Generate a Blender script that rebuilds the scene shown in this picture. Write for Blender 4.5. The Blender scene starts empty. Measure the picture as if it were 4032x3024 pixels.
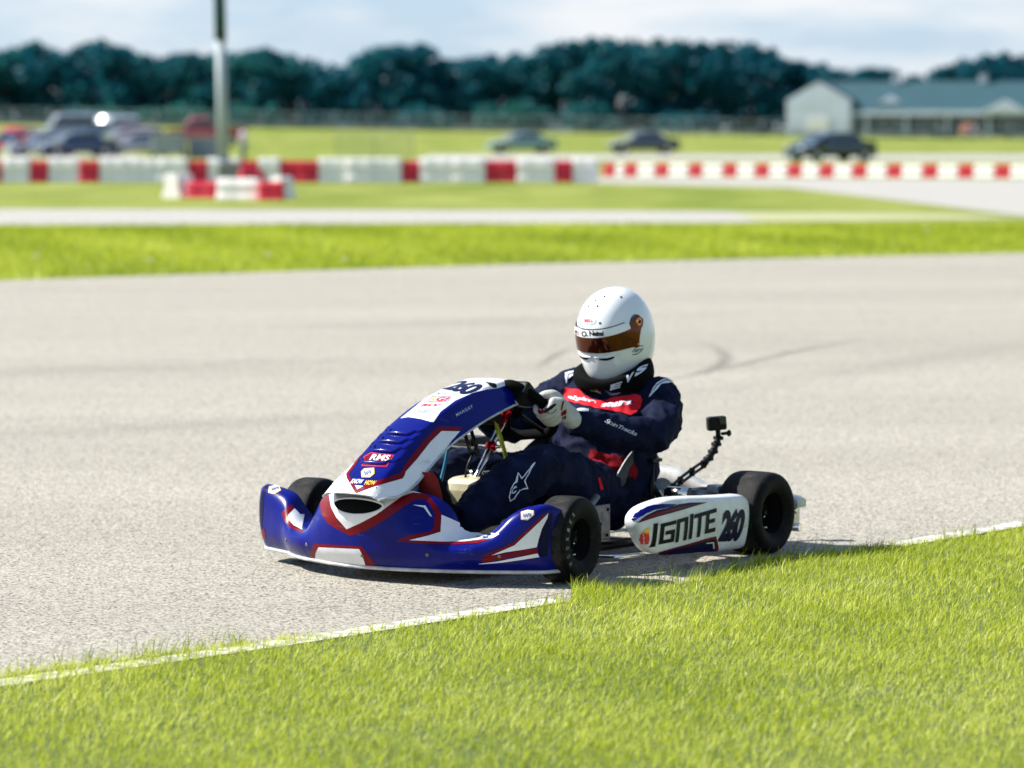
import bpy, bmesh, math, random
import numpy as np
from mathutils import Vector, Matrix
from mathutils.bvhtree import BVHTree

sc = bpy.context.scene
COL = sc.collection
R = math.radians

# ---------------------------------------------------------------- camera
cam_d = bpy.data.cameras.new('camera')
cam_d.sensor_width = 36.0
cam_d.lens = 124.83
cam_d.clip_start = 0.1
cam_d.clip_end = 6000
cam = bpy.data.objects.new('camera', cam_d)
COL.objects.link(cam)
cam.location = (0, 0, 1.4488)
cam.rotation_euler = (R(90 - 4.0608), 0, 0)
cam_d.dof.use_dof = True
cam_d.dof.focus_distance = 11.1
cam_d.dof.aperture_fstop = 3.25
sc.camera = cam

# ---------------------------------------------------------------- sky, sun, exposure
SUN_EL, SUN_AZ = 43.0, (-0.97, 0.17)
az = math.hypot(*SUN_AZ)
sun_dir = Vector((SUN_AZ[0] / az * math.cos(R(SUN_EL)), SUN_AZ[1] / az * math.cos(R(SUN_EL)), math.sin(R(SUN_EL))))
w = bpy.data.worlds.new('World')
sc.world = w
w.use_nodes = True
nt = w.node_tree
bg = nt.nodes['Background']
sky = nt.nodes.new('ShaderNodeTexSky')
sky.sky_type = 'NISHITA'
sky.sun_disc = False
sky.sun_elevation = R(SUN_EL)
sky.sun_rotation = math.atan2(SUN_AZ[0], SUN_AZ[1])
sky.air_density = 1.0
sky.dust_density = 0.3
sky.ozone_density = 3.0
tc = nt.nodes.new('ShaderNodeTexCoord')
mp = nt.nodes.new('ShaderNodeMapping')
mp.inputs['Scale'].default_value = (1.0, 1.0, 4.5)
mp.inputs['Location'].default_value = (0.35, 0.2, 0.1)
nz = nt.nodes.new('ShaderNodeTexNoise')
nz.inputs['Scale'].default_value = 11.0
nz.inputs['Detail'].default_value = 6
nz.inputs['Roughness'].default_value = 0.55
cr = nt.nodes.new('ShaderNodeValToRGB')
cr.color_ramp.elements[0].position = 0.40
cr.color_ramp.elements[1].position = 0.60
mx = nt.nodes.new('ShaderNodeMix')
mx.data_type = 'RGBA'
mx.inputs[7].default_value = (5.2, 5.35, 5.5, 1)      # cloud white, before the 0.1 strength
nt.links.new(tc.outputs['Generated'], mp.inputs['Vector'])
nt.links.new(mp.outputs['Vector'], nz.inputs['Vector'])
nt.links.new(nz.outputs['Fac'], cr.inputs['Fac'])
mulc = nt.nodes.new('ShaderNodeMath')
mulc.operation = 'MULTIPLY_ADD'
mulc.inputs[1].default_value = 0.85
mulc.inputs[2].default_value = 0.12
nt.links.new(cr.outputs['Color'], mulc.inputs[0])
mul2 = nt.nodes.new('ShaderNodeMath')
mul2.operation = 'MULTIPLY'
nt.links.new(mulc.outputs[0], mul2.inputs[0])
CLOUD_LOW = mul2.inputs[1]
nt.links.new(mul2.outputs[0], mx.inputs[0])
tint = nt.nodes.new('ShaderNodeMix')
tint.data_type = 'RGBA'
tint.inputs[0].default_value = 0.65
tint.inputs[7].default_value = (1.9, 3.05, 4.7, 1)
# the pale, cloudy band sits low over the horizon; overhead the sky is clear and deeper blue
sep = nt.nodes.new('ShaderNodeSeparateXYZ')
nt.links.new(tc.outputs['Generated'], sep.inputs[0])
low = nt.nodes.new('ShaderNodeMapRange')
low.interpolation_type = 'SMOOTHSTEP'
low.inputs[1].default_value = 0.10
low.inputs[2].default_value = 0.42
low.inputs[3].default_value = 1.0
low.inputs[4].default_value = 0.12
nt.links.new(sep.outputs[2], low.inputs[0])
nt.links.new(low.outputs[0], CLOUD_LOW)
tf = nt.nodes.new('ShaderNodeMath')
tf.operation = 'MULTIPLY'
tf.inputs[1].default_value = 0.7
nt.links.new(low.outputs[0], tf.inputs[0])
nt.links.new(tf.outputs[0], tint.inputs[0])
nt.links.new(sky.outputs['Color'], tint.inputs[6])
nt.links.new(tint.outputs[2], mx.inputs[6])
nt.links.new(mx.outputs[2], bg.inputs['Color'])
bg.inputs['Strength'].default_value = 0.085

sun_d = bpy.data.lights.new('sun', 'SUN')
sun_d.energy = 4.7
sun_d.angle = R(0.55)
sun_d.color = (1.0, 0.955, 0.88)
sun = bpy.data.objects.new('sun', sun_d)
COL.objects.link(sun)
sun.rotation_euler = sun_dir.to_track_quat('Z', 'Y').to_euler()

sc.view_settings.view_transform = 'Standard'
sc.view_settings.look = 'None'
sc.view_settings.exposure = 1.06
sc.view_settings.gamma = 1.0
sc.view_settings.use_curve_mapping = False
sc.cycles.use_denoising = True

# ---------------------------------------------------------------- materials
def mat(name, col, rough=0.5, metal=0.0, coat=0.0, spec=0.5, trans=0.0, noise=None, bump=None):
    """procedural principled material. noise=(scale, amount, second colour), bump=(scale, strength, distance)"""
    m = bpy.data.materials.new(name)
    m.use_nodes = True
    n = m.node_tree.nodes
    l = m.node_tree.links
    b = n['Principled BSDF']
    b.inputs['Base Color'].default_value = (*col, 1)
    b.inputs['Roughness'].default_value = rough
    b.inputs['Metallic'].default_value = metal
    b.inputs['Coat Weight'].default_value = coat
    b.inputs['Coat Roughness'].default_value = 0.09
    b.inputs['Specular IOR Level'].default_value = spec
    b.inputs['Transmission Weight'].default_value = trans
    t = n.new('ShaderNodeTexCoord')
    if noise:
        x = n.new('ShaderNodeTexNoise')
        x.inputs['Scale'].default_value = noise[0]
        x.inputs['Detail'].default_value = 5
        l.new(t.outputs['Object'], x.inputs['Vector'])
        k = n.new('ShaderNodeValToRGB')
        k.color_ramp.elements[0].position = 0.5 - noise[1]
        k.color_ramp.elements[1].position = 0.5 + noise[1]
        k.color_ramp.elements[0].color = (*noise[2], 1)
        k.color_ramp.elements[1].color = (*col, 1)
        l.new(x.outputs['Fac'], k.inputs['Fac'])
        l.new(k.outputs['Color'], b.inputs['Base Color'])
    if bump:
        x = n.new('ShaderNodeTexNoise')
        x.inputs['Scale'].default_value = bump[0]
        x.inputs['Detail'].default_value = 4
        l.new(t.outputs['Object'], x.inputs['Vector'])
        k = n.new('ShaderNodeBump')
        k.inputs['Strength'].default_value = bump[1]
        k.inputs['Distance'].default_value = bump[2]
        l.new(x.outputs['Fac'], k.inputs['Height'])
        l.new(k.outputs['Normal'], b.inputs['Normal'])
    return m

def scuff(m, col, scale, lo, hi, stretch=(1, 1, 1), rough=0.6):
    """pale rubbed patches and fine scratches worn into a surface"""
    n = m.node_tree.nodes; l = m.node_tree.links; b = n['Principled BSDF']
    t = n.new('ShaderNodeTexCoord'); mp_ = n.new('ShaderNodeMapping'); mp_.inputs['Scale'].default_value = stretch
    x = n.new('ShaderNodeTexNoise'); x.inputs['Scale'].default_value = scale; x.inputs['Detail'].default_value = 9; x.inputs['Roughness'].default_value = 0.68
    l.new(t.outputs['Object'], mp_.inputs['Vector']); l.new(mp_.outputs['Vector'], x.inputs['Vector'])
    k = n.new('ShaderNodeMapRange'); k.inputs[1].default_value = lo; k.inputs[2].default_value = hi
    l.new(x.outputs['Fac'], k.inputs[0])
    mi = n.new('ShaderNodeMix'); mi.data_type = 'RGBA'; mi.inputs[7].default_value = (*col, 1)
    l.new(k.outputs[0], mi.inputs[0])
    src = b.inputs['Base Color'].links
    if src: l.new(src[0].from_socket, mi.inputs[6])
    else: mi.inputs[6].default_value = b.inputs['Base Color'].default_value
    l.new(mi.outputs[2], b.inputs['Base Color'])
    r2 = n.new('ShaderNodeMapRange'); r2.inputs[1].default_value = lo; r2.inputs[2].default_value = hi
    r2.inputs[3].default_value = b.inputs['Roughness'].default_value; r2.inputs[4].default_value = rough
    l.new(x.outputs['Fac'], r2.inputs[0]); l.new(r2.outputs[0], b.inputs['Roughness'])

M = {}
M['blue'] = mat('blue_gloss_plastic', (0.0010, 0.0026, 0.115), 0.28, spec=0.12, coat=0.14, noise=(9, 0.22, (0.0016, 0.006, 0.17)), bump=(14, 0.12, 0.01))
M['red'] = mat('dark_red_vinyl', (0.15, 0.001, 0.007), 0.32, spec=0.12, coat=0.07, bump=(14, 0.1, 0.01))
M['white'] = mat('white_vinyl', (0.74, 0.76, 0.79), 0.34, coat=0.4, noise=(22, 0.3, (0.66, 0.67, 0.69)), bump=(14, 0.1, 0.01))
M['podwhite'] = mat('scuffed_white_plastic', (0.74, 0.75, 0.76), 0.4, coat=0.2, noise=(16, 0.16, (0.60, 0.60, 0.59)), bump=(10, 0.15, 0.01))
M['navy'] = mat('deep_blue_vinyl', (0.002, 0.002, 0.035), 0.36, spec=0.1, coat=0.05)
M['print'] = mat('black_vinyl', (0.004, 0.005, 0.007), 0.4, spec=0.1)
M['yellow'] = mat('yellow_vinyl', (0.85, 0.5, 0.02), 0.4)
M['orange'] = mat('orange_vinyl', (0.72, 0.16, 0.01), 0.4)
M['brightred'] = mat('bright_red_vinyl', (0.62, 0.012, 0.02), 0.4)
M['silverprint'] = mat('silver_vinyl', (0.42, 0.46, 0.52), 0.35, metal=0.3)
M['lip'] = mat('pale_plastic_edge', (0.55, 0.56, 0.55), 0.5, noise=(30, 0.2, (0.3, 0.3, 0.3)))
M['rubber'] = mat('black_rubber', (0.0035, 0.0035, 0.004), 0.6, spec=0.10, noise=(40, 0.2, (0.006, 0.006, 0.006)), bump=(180, 0.35, 0.002))
M['tread'] = mat('worn_tread_rubber', (0.008, 0.0078, 0.0075), 0.7, spec=0.22, noise=(30, 0.25, (0.004, 0.004, 0.004)), bump=(140, 0.5, 0.003))
M['black'] = mat('black_painted_steel', (0.003, 0.003, 0.0035), 0.38, spec=0.2)
M['blackplastic'] = mat('matt_black_plastic', (0.004, 0.0045, 0.005), 0.5, spec=0.2)
M['void'] = mat('recess_shade_black', (0.003, 0.003, 0.003), 0.9, spec=0.1)  # black painted in for the shade inside openings and recesses
M['chrome'] = mat('polished_steel', (0.75, 0.74, 0.70), 0.16, metal=1.0)
M['alu'] = mat('brushed_aluminium', (0.62, 0.62, 0.61), 0.35, metal=0.9, noise=(60, 0.3, (0.4, 0.4, 0.4)))
M['dullmetal'] = mat('dull_grey_metal', (0.22, 0.23, 0.23), 0.5, metal=0.6, noise=(50, 0.2, (0.10, 0.10, 0.10)), bump=(60, 0.3, 0.002))
M['redano'] = mat('red_anodised_metal', (0.55, 0.01, 0.03), 0.22, metal=0.8)
M['green'] = mat('yellow_green_bracket', (0.30, 0.33, 0.02), 0.4, metal=0.3)
M['teal'] = mat('teal_cable', (0.01, 0.16, 0.28), 0.4)
M['seat'] = mat('grey_fibreglass', (0.05, 0.062, 0.065), 0.45, spec=0.3, noise=(40, 0.3, (0.025, 0.03, 0.03)))
M['tank'] = mat('cream_translucent_tank', (0.50, 0.46, 0.30), 0.4, noise=(9, 0.2, (0.25, 0.22, 0.13)))
M['suit'] = mat('navy_race_suit_fabric', (0.0016, 0.0026, 0.0105), 0.75, spec=0.08, noise=(16, 0.22, (0.009, 0.0145, 0.044)), bump=(420, 0.25, 0.002))
M['suitred'] = mat('red_race_suit_fabric', (0.62, 0.010, 0.02), 0.75, spec=0.2, bump=(420, 0.25, 0.002))
M['suitredshade'] = mat('shaded_red_suit_insert', (0.20, 0.006, 0.012), 0.8, spec=0.1, bump=(420, 0.25, 0.002))  # suit red darkened: underarm shade put into the colour
M['suitwhite'] = mat('white_race_suit_print', (0.62, 0.66, 0.74), 0.75, spec=0.2)
M['suitgold'] = mat('gold_embroidery', (0.55, 0.42, 0.02), 0.7, spec=0.2)
M['glove'] = mat('white_glove_fabric', (0.50, 0.50, 0.47), 0.75, spec=0.2, noise=(30, 0.25, (0.36, 0.36, 0.34)), bump=(300, 0.3, 0.002))
M['helmet'] = mat('white_helmet_gloss', (0.74, 0.77, 0.80), 0.16, coat=0.6, noise=(7, 0.3, (0.74, 0.75, 0.76)))
M['visor'] = mat('amber_mirror_visor', (0.15, 0.032, 0.004), 0.12, metal=0.7, coat=0.15, noise=(6, 0.25, (0.045, 0.008, 0.004)))
M['brass'] = mat('copper_pivot_metal', (0.75, 0.30, 0.12), 0.22, metal=0.9)
M['collar'] = mat('black_collar_fabric', (0.003, 0.0035, 0.0035), 0.85, spec=0.06, bump=(300, 0.4, 0.002))
M['hair'] = mat('skin', (0.35, 0.2, 0.14), 0.6)
M['shoered'] = mat('dark_red_suede_shoe', (0.17, 0.012, 0.012), 0.8, spec=0.2, bump=(300, 0.3, 0.002))
M['lens'] = mat('camera_lens_glass', (0.01, 0.015, 0.02), 0.08, coat=0.5)

scuff(M['blue'], (0.05, 0.07, 0.20), 7, 0.60, 0.74, (1, 1, 2.5))
scuff(M['red'], (0.20, 0.08, 0.09), 9, 0.60, 0.76, (1, 1, 2))
scuff(M['white'], (0.36, 0.36, 0.37), 11, 0.60, 0.80, (1, 1, 2))
scuff(M['podwhite'], (0.24, 0.24, 0.25), 8, 0.59, 0.80, (1, 1, 3))
scuff(M['rubber'], (0.035, 0.034, 0.032), 16, 0.52, 0.75, (1, 1, 1), 0.9)
scuff(M['tread'], (0.050, 0.047, 0.043), 20, 0.50, 0.72, (1, 1, 1), 0.95)

# ---------------------------------------------------------------- mesh helpers
class MB:
    """collects shapes with several materials, then links them as ONE mesh object"""
    def __init__(s):
        s.v = []; s.f = []; s.mi = []; s.mats = []; s.sm = []
    def m(s, key):
        if key not in s.mats:
            s.mats.append(key)
        return s.mats.index(key)
    def add(s, verts, faces, key, smooth=True):
        o = len(s.v)
        s.v.extend([tuple(v) for v in verts])
        k = s.m(key)
        for f in faces:
            s.f.append([i + o for i in f]); s.mi.append(k); s.sm.append(smooth)
    def grid(s, P, key, close_u=False, close_v=False, smooth=True, flip=False):
        n, m_ = len(P), len(P[0])
        vs = [p for row in P for p in row]
        fs = []
        for i in range(n if close_u else n - 1):
            for j in range(m_ if close_v else m_ - 1):
                a = i * m_ + j; b = ((i + 1) % n) * m_ + j
                c = ((i + 1) % n) * m_ + (j + 1) % m_; d = i * m_ + (j + 1) % m_
                fs.append([d, c, b, a] if flip else [a, b, c, d])
        s.add(vs, fs, key, smooth)
    def tube(s, pts, r, key, seg=12, cap=True, closed=False):
        pts = [Vector(p) for p in pts]
        n = len(pts)
        rs = r if isinstance(r, (list, tuple)) else [r] * n
        up = None
        rows = []
        for i, p in enumerate(pts):
            if closed:
                t = pts[(i + 1) % n] - pts[i - 1]
            else:
                t = pts[min(i + 1, n - 1)] - pts[max(i - 1, 0)]
            t.normalize()
            if up is None:
                a = Vector((0, 0, 1)) if abs(t.z) < 0.9 else Vector((1, 0, 0))
                up = (a - t * a.dot(t)).normalized()
            else:
                up = (up - t * up.dot(t))
                up = up.normalized() if up.length > 1e-6 else t.orthogonal().normalized()
            sd = t.cross(up)
            rows.append([p + (up * math.cos(2 * math.pi * k / seg) + sd * math.sin(2 * math.pi * k / seg)) * rs[i] for k in range(seg)])
        s.grid(rows, key, close_u=closed, close_v=True, flip=True)
        if cap and not closed:
            o = len(s.v)
            k = s.m(key)
            s.v.extend([tuple(q) for q in rows[0]]); s.f.append(list(range(o, o + seg))[::-1]); s.mi.append(k); s.sm.append(False)
            o = len(s.v)
            s.v.extend([tuple(q) for q in rows[-1]]); s.f.append(list(range(o, o + seg))); s.mi.append(k); s.sm.append(False)
    def box(s, c, size, key, rot=None, bevel=0.0, M4=None):
        bm = bmesh.new()
        bmesh.ops.create_cube(bm, size=1.0)
        bmesh.ops.scale(bm, vec=size, verts=bm.verts)
        if bevel > 0:
            bmesh.ops.bevel(bm, geom=bm.edges[:], offset=min(bevel, min(size) * 0.49), segments=3, affect='EDGES', profile=0.5)
        if rot is not None:
            bmesh.ops.transform(bm, matrix=rot.to_4x4(), verts=bm.verts)
        bmesh.ops.translate(bm, vec=c, verts=bm.verts)
        if M4 is not None:
            bmesh.ops.transform(bm, matrix=M4, verts=bm.verts)
        bm.verts.index_update()
        s.add([v.co.copy() for v in bm.verts], [[v.index for v in f.verts] for f in bm.faces], key, smooth=False)
        bm.free()
    def lathe(s, prof, key, origin=(0, 0, 0), axis='Y', seg=48, M4=None, keys=None):
        """prof: list of (radius, along axis); keys: material per band"""
        o = Vector(origin)
        rows = []
        for r, a in prof:
            row = []
            for k in range(seg):
                t = 2 * math.pi * k / seg
                if axis == 'Y': p = Vector((r * math.cos(t), a, r * math.sin(t)))
                elif axis == 'Z': p = Vector((r * math.cos(t), r * math.sin(t), a))
                else: p = Vector((a, r * math.cos(t), r * math.sin(t)))
                p = p + o
                if M4 is not None: p = M4 @ p
                row.append(p)
            rows.append(row)
        for i in range(len(rows) - 1):
            s.grid([rows[i], rows[i + 1]], keys[i] if keys else key, close_v=True, flip=(axis == 'Y'))
    def ell(s, c, rad, key, rot=None, seg=20, rings=12):
        rows = []
        for i in range(rings + 1):
            th = math.pi * i / rings
            row = []
            for k in range(seg):
                ph = 2 * math.pi * k / seg
                p = Vector((rad[0] * math.sin(th) * math.cos(ph), rad[1] * math.sin(th) * math.sin(ph), rad[2] * math.cos(th)))
                if rot is not None: p = rot @ p
                row.append(p + Vector(c))
            rows.append(row)
        s.grid(rows, key, close_v=True, flip=False)
    def prism(s, outline, y0, y1, key, frame, smooth=False):
        """outline in (a,b), frame(a,b,y)->3D"""
        n = len(outline)
        A = [frame(a, b, y0) for a, b in outline]; B = [frame(a, b, y1) for a, b in outline]
        s.add(A + B, [list(range(n)), list(range(2 * n - 1, n - 1, -1))] + [[i, i + n, (i + 1) % n + n, (i + 1) % n] for i in range(n)], key, smooth)
    def build(s, name, parent=None, weld=True, recalc=True):
        me = bpy.data.meshes.new(name)
        me.from_pydata(s.v, [], s.f)
        for k in s.mats:
            me.materials.append(M[k])
        me.polygons.foreach_set('material_index', s.mi)
        me.polygons.foreach_set('use_smooth', s.sm)
        me.validate()
        if weld or recalc:
            bm = bmesh.new(); bm.from_mesh(me)
            if weld: bmesh.ops.remove_doubles(bm, verts=bm.verts, dist=0.00005)
            if recalc: bmesh.ops.recalc_face_normals(bm, faces=bm.faces)
            bm.to_mesh(me); bm.free()
        ob = bpy.data.objects.new(name, me)
        COL.objects.link(ob)
        if parent: ob.parent = parent
        return ob

def tag(o, label=None, cat=None, group=None, kind=None):
    if label: o['label'] = label
    if cat: o['category'] = cat
    if group: o['group'] = group
    if kind: o['kind'] = kind
    return o
def empty(name, loc=(0, 0, 0), rz=0.0, parent=None):
    o = bpy.data.objects.new(name, None)
    o.empty_display_size = 0.2
    COL.objects.link(o)
    o.location = loc; o.rotation_euler = (0, 0, rz)
    if parent: o.parent = parent
    return o

def cmr(P, n, closed=False):
    """Catmull-Rom through the points P, n steps per span"""
    P = [np.array(p, float) for p in P]
    out = []
    L = len(P)
    rng = range(L if closed else L - 1)
    for i in rng:
        if closed:
            a, b, c, d = P[i - 1], P[i], P[(i + 1) % L], P[(i + 2) % L]
        else:
            b, c = P[i], P[i + 1]
            a = P[i - 1] if i > 0 else 2 * b - c
            d = P[i + 2] if i + 2 < L else 2 * c - b
        for k in range(n):
            t = k / n
            out.append(0.5 * ((2 * b) + (c - a) * t + (2 * a - 5 * b + 4 * c - d) * t * t + (3 * b - a - 3 * c + d) * t ** 3))
    if not closed: out.append(P[-1])
    return out

# ---------------------------------------------------------------- stickers: real sheets laid 1 mm above a surface
def _clip_grid(verts, faces, step):
    bm = bmesh.new()
    vs = [bm.verts.new((x, y, 0)) for x, y in verts]
    for f in faces:
        try: bm.faces.new([vs[i] for i in f])
        except ValueError: pass
    xs = [v[0] for v in verts]; ys = [v[1] for v in verts]
    for ax, lo, hi in ((0, min(xs), max(xs)), (1, min(ys), max(ys))):
        k = math.floor(lo / step) + 1
        while k * step < hi:
            co = Vector((0, 0, 0)); co[ax] = k * step
            no = Vector((0, 0, 0)); no[ax] = 1
            bmesh.ops.bisect_plane(bm, geom=bm.verts[:] + bm.edges[:] + bm.faces[:], plane_co=co, plane_no=no, dist=1e-6)
            k += 1
    bmesh.ops.triangulate(bm, faces=bm.faces[:])
    bm.verts.index_update()
    V = [(v.co.x, v.co.y) for v in bm.verts]; F = [[v.index for v in f.verts] for f in bm.faces]
    bm.free()
    return V, F
PROJ = {   # projection axis -> (a,b) to ray origin, direction
    'F': (lambda a, b: Vector((3, a, b)), Vector((-1, 0, 0))),     # seen from the front: a = left, b = up
    'L': (lambda a, b: Vector((a, 3, b)), Vector((0, -1, 0))),     # seen from the kart's left: a = forward, b = up
    'T': (lambda a, b: Vector((a, b, 3)), Vector((0, 0, -1))),     # seen from above: a = forward, b = left
    'D': (lambda a, b: DE1 * a + DE2 * b + DIAG * 3, None)}        # seen from the front left, a little above
DIAG = Vector((0.76, 0.60, 0.22)).normalized()
DE1 = Vector((-0.60, 0.76, 0)).normalized()
DE2 = DIAG.cross(DE1)
def sheet(mb, bvh, V2, F2, axis, key, off, step=0.008, maxd=None):
    V, F = _clip_grid(V2, F2, step)
    o_, d_ = PROJ[axis]
    if d_ is None: d_ = -DIAG
    P = []; N = []
    for a, b in V:
        hit = bvh.ray_cast(o_(a, b), d_)
        if hit[0] is None:
            P.append(None); N.append(None)
        else:
            n = hit[1]
            if n.dot(d_) > 0: n = -n
            P.append(hit[0] + n * off); N.append(n)
    keep = []
    for f in F:
        if any(P[i] is None for i in f): continue
        L = max((P[f[i]] - P[f[i - 1]]).length for i in range(3))
        if L > step * 9: continue
        keep.append(f)
    used = sorted({i for f in keep for i in f})
    ix = {u: k for k, u in enumerate(used)}
    if keep:
        fl = []
        for f in keep:
            a, b, c = (P[i] for i in f)
            g = [ix[i] for i in f]
            if (b - a).cross(c - a).dot(N[f[0]]) < 0: g.reverse()
            fl.append(g)
        mb.add([P[i] for i in used], fl, key, smooth=True)
_font_cache = {}
def text2d(txt, bold=0.0, shear=0.0, spacing=1.0):
    k = (txt, bold, shear, spacing)
    if k in _font_cache: return _font_cache[k]
    c = bpy.data.curves.new('t', 'FONT')
    c.body = txt; c.size = 1; c.offset = bold; c.shear = shear; c.space_character = spacing
    c.resolution_u = 4
    o = bpy.data.objects.new('t', c)
    COL.objects.link(o)
    dg = bpy.context.evaluated_depsgraph_get()
    me = bpy.data.meshes.new_from_object(o.evaluated_get(dg))
    V = [(v.co.x, v.co.y) for v in me.vertices]; F = [list(p.vertices) for p in me.polygons]
    bpy.data.objects.remove(o); bpy.data.curves.remove(c); bpy.data.meshes.remove(me)
    xs = [v[0] for v in V]; ys = [v[1] for v in V]
    x0, x1, y0, y1 = min(xs), max(xs), min(ys), max(ys)
    V = [((x - x0) / (x1 - x0), (y - y0) / (y1 - y0)) for x, y in V]
    _font_cache[k] = (V, F)
    return V, F
def stroke2d(lines, wd):
    """thick polylines in a unit box -> 2D quads (own square lettering)"""
    V, F = [], []
    for ln in lines:
        for (x0, y0), (x1, y1) in zip(ln[:-1], ln[1:]):
            dx, dy = x1 - x0, y1 - y0
            L = math.hypot(dx, dy) or 1
            ux, uy = dx / L * wd / 2, dy / L * wd / 2
            o = len(V)
            V += [(x0 - ux - uy, y0 - uy + ux), (x0 - ux + uy, y0 - uy - ux), (x1 + ux + uy, y1 + uy - ux), (x1 + ux - uy, y1 + uy + ux)]
            F.append([o, o + 1, o + 2, o + 3])
    return V, F
def put_text(mb, bvh, VF, q, axis, key, off, step=0.006):
    """VF in the unit box, q = four corners bottom-left, bottom-right, top-right, top-left (bilinear)"""
    V, F = VF
    bl, br, tr, tl = [np.array(p) for p in q]
    W = []
    for x, y in V:
        p = (bl * (1 - x) + br * x) * (1 - y) + (tl * (1 - x) + tr * x) * y
        W.append((p[0], p[1]))
    sheet(mb, bvh, W, F, axis, key, off, step)
def bvh_of(mb):
    return BVHTree.FromPolygons([Vector(v) for v in mb.v], mb.f, all_triangles=False)
def apply_decals(mb, bvh, specs, lift=0.0):
    for d in specs:
        kind, key, layer, axis = d[0], d[1], d[2], d[3]
        off = 0.0007 + 0.0005 * layer + lift
        if kind == 'poly':
            pts = d[4]
            sheet(mb, bvh, pts, [list(range(len(pts)))], axis, key, off)
        elif kind == 'text':
            put_text(mb, bvh, text2d(d[5], *d[6]), d[4], axis, key, off)
        elif kind == 'line':
            for i, q in enumerate(d[4]):
                sheet(mb, bvh, q, [[0, 1, 2, 3]], axis, key, off + 0.00005 * (i + 1))
        elif kind == 'strokes':
            V, F = stroke2d(d[5], d[6])
            V = [(x / d[7], y) for x, y in V]
            for i, f in enumerate(F):      # each stroke 0.05 mm above the one before: no two faces share a plane
                put_text(mb, bvh, ([V[k] for k in f], [[0, 1, 2, 3]]), d[4], axis, key, off + 0.00005 * (i + 1))

# ---------------------------------------------------------------- one continuous skin grown over a set of tapering limbs
from mathutils import noise as mnoise
def fuse(name, chains, balls, voxel, key, parent=None, smooth_it=6, fold=None):
    b = MB()
    for pts, rs in chains:
        P = cmr(pts, 4) if len(pts) > 2 else [np.array(p, float) for p in pts]
        Rr = [float(v[0]) for v in cmr([(r_,) for r_ in rs], 4)] if len(pts) > 2 else rs
        o = MB(); b.tube([tuple(p) for p in P], Rr, key, seg=16)
        for p, r_ in ((P[0], Rr[0]), (P[-1], Rr[-1])): b.ell(tuple(p), (r_, r_, r_), key, seg=16, rings=10)
    for c, rad, rot in balls: b.ell(c, rad, key, rot=rot, seg=24, rings=16)
    ob = b.build('tmp', weld=True)
    md = ob.modifiers.new('r', 'REMESH'); md.mode = 'VOXEL'; md.voxel_size = voxel
    ms = ob.modifiers.new('s', 'SMOOTH'); ms.factor = 0.5; ms.iterations = smooth_it
    dg = bpy.context.evaluated_depsgraph_get()
    me = bpy.data.meshes.new_from_object(ob.evaluated_get(dg))
    bpy.data.objects.remove(ob)
    if fold:
        co = np.empty(len(me.vertices) * 3); me.vertices.foreach_get('co', co); co = co.reshape(-1, 3)
        nr = np.empty(len(me.vertices) * 3); me.vertices.foreach_get('normal', nr); nr = nr.reshape(-1, 3)
        for i in range(len(co)):
            v = Vector(co[i]); d = 0
            for s_, a, st in fold:
                q = Vector((v.x * st[0], v.y * st[1], v.z * st[2])) * s_
                q += mnoise.noise_vector(v * s_ * 0.5) * 0.6
                d += a * (1 - 2 * abs(mnoise.noise(q)) ** 0.7)
            co[i] += nr[i] * d
        me.vertices.foreach_set('co', co.ravel()); me.update()
    out = MB()
    out.v = [tuple(v.co) for v in me.vertices]; out.f = [list(p.vertices) for p in me.polygons]
    out.mats = [key]; out.mi = [0] * len(out.f); out.sm = [True] * len(out.f)
    bpy.data.meshes.remove(me)
    return out
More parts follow.
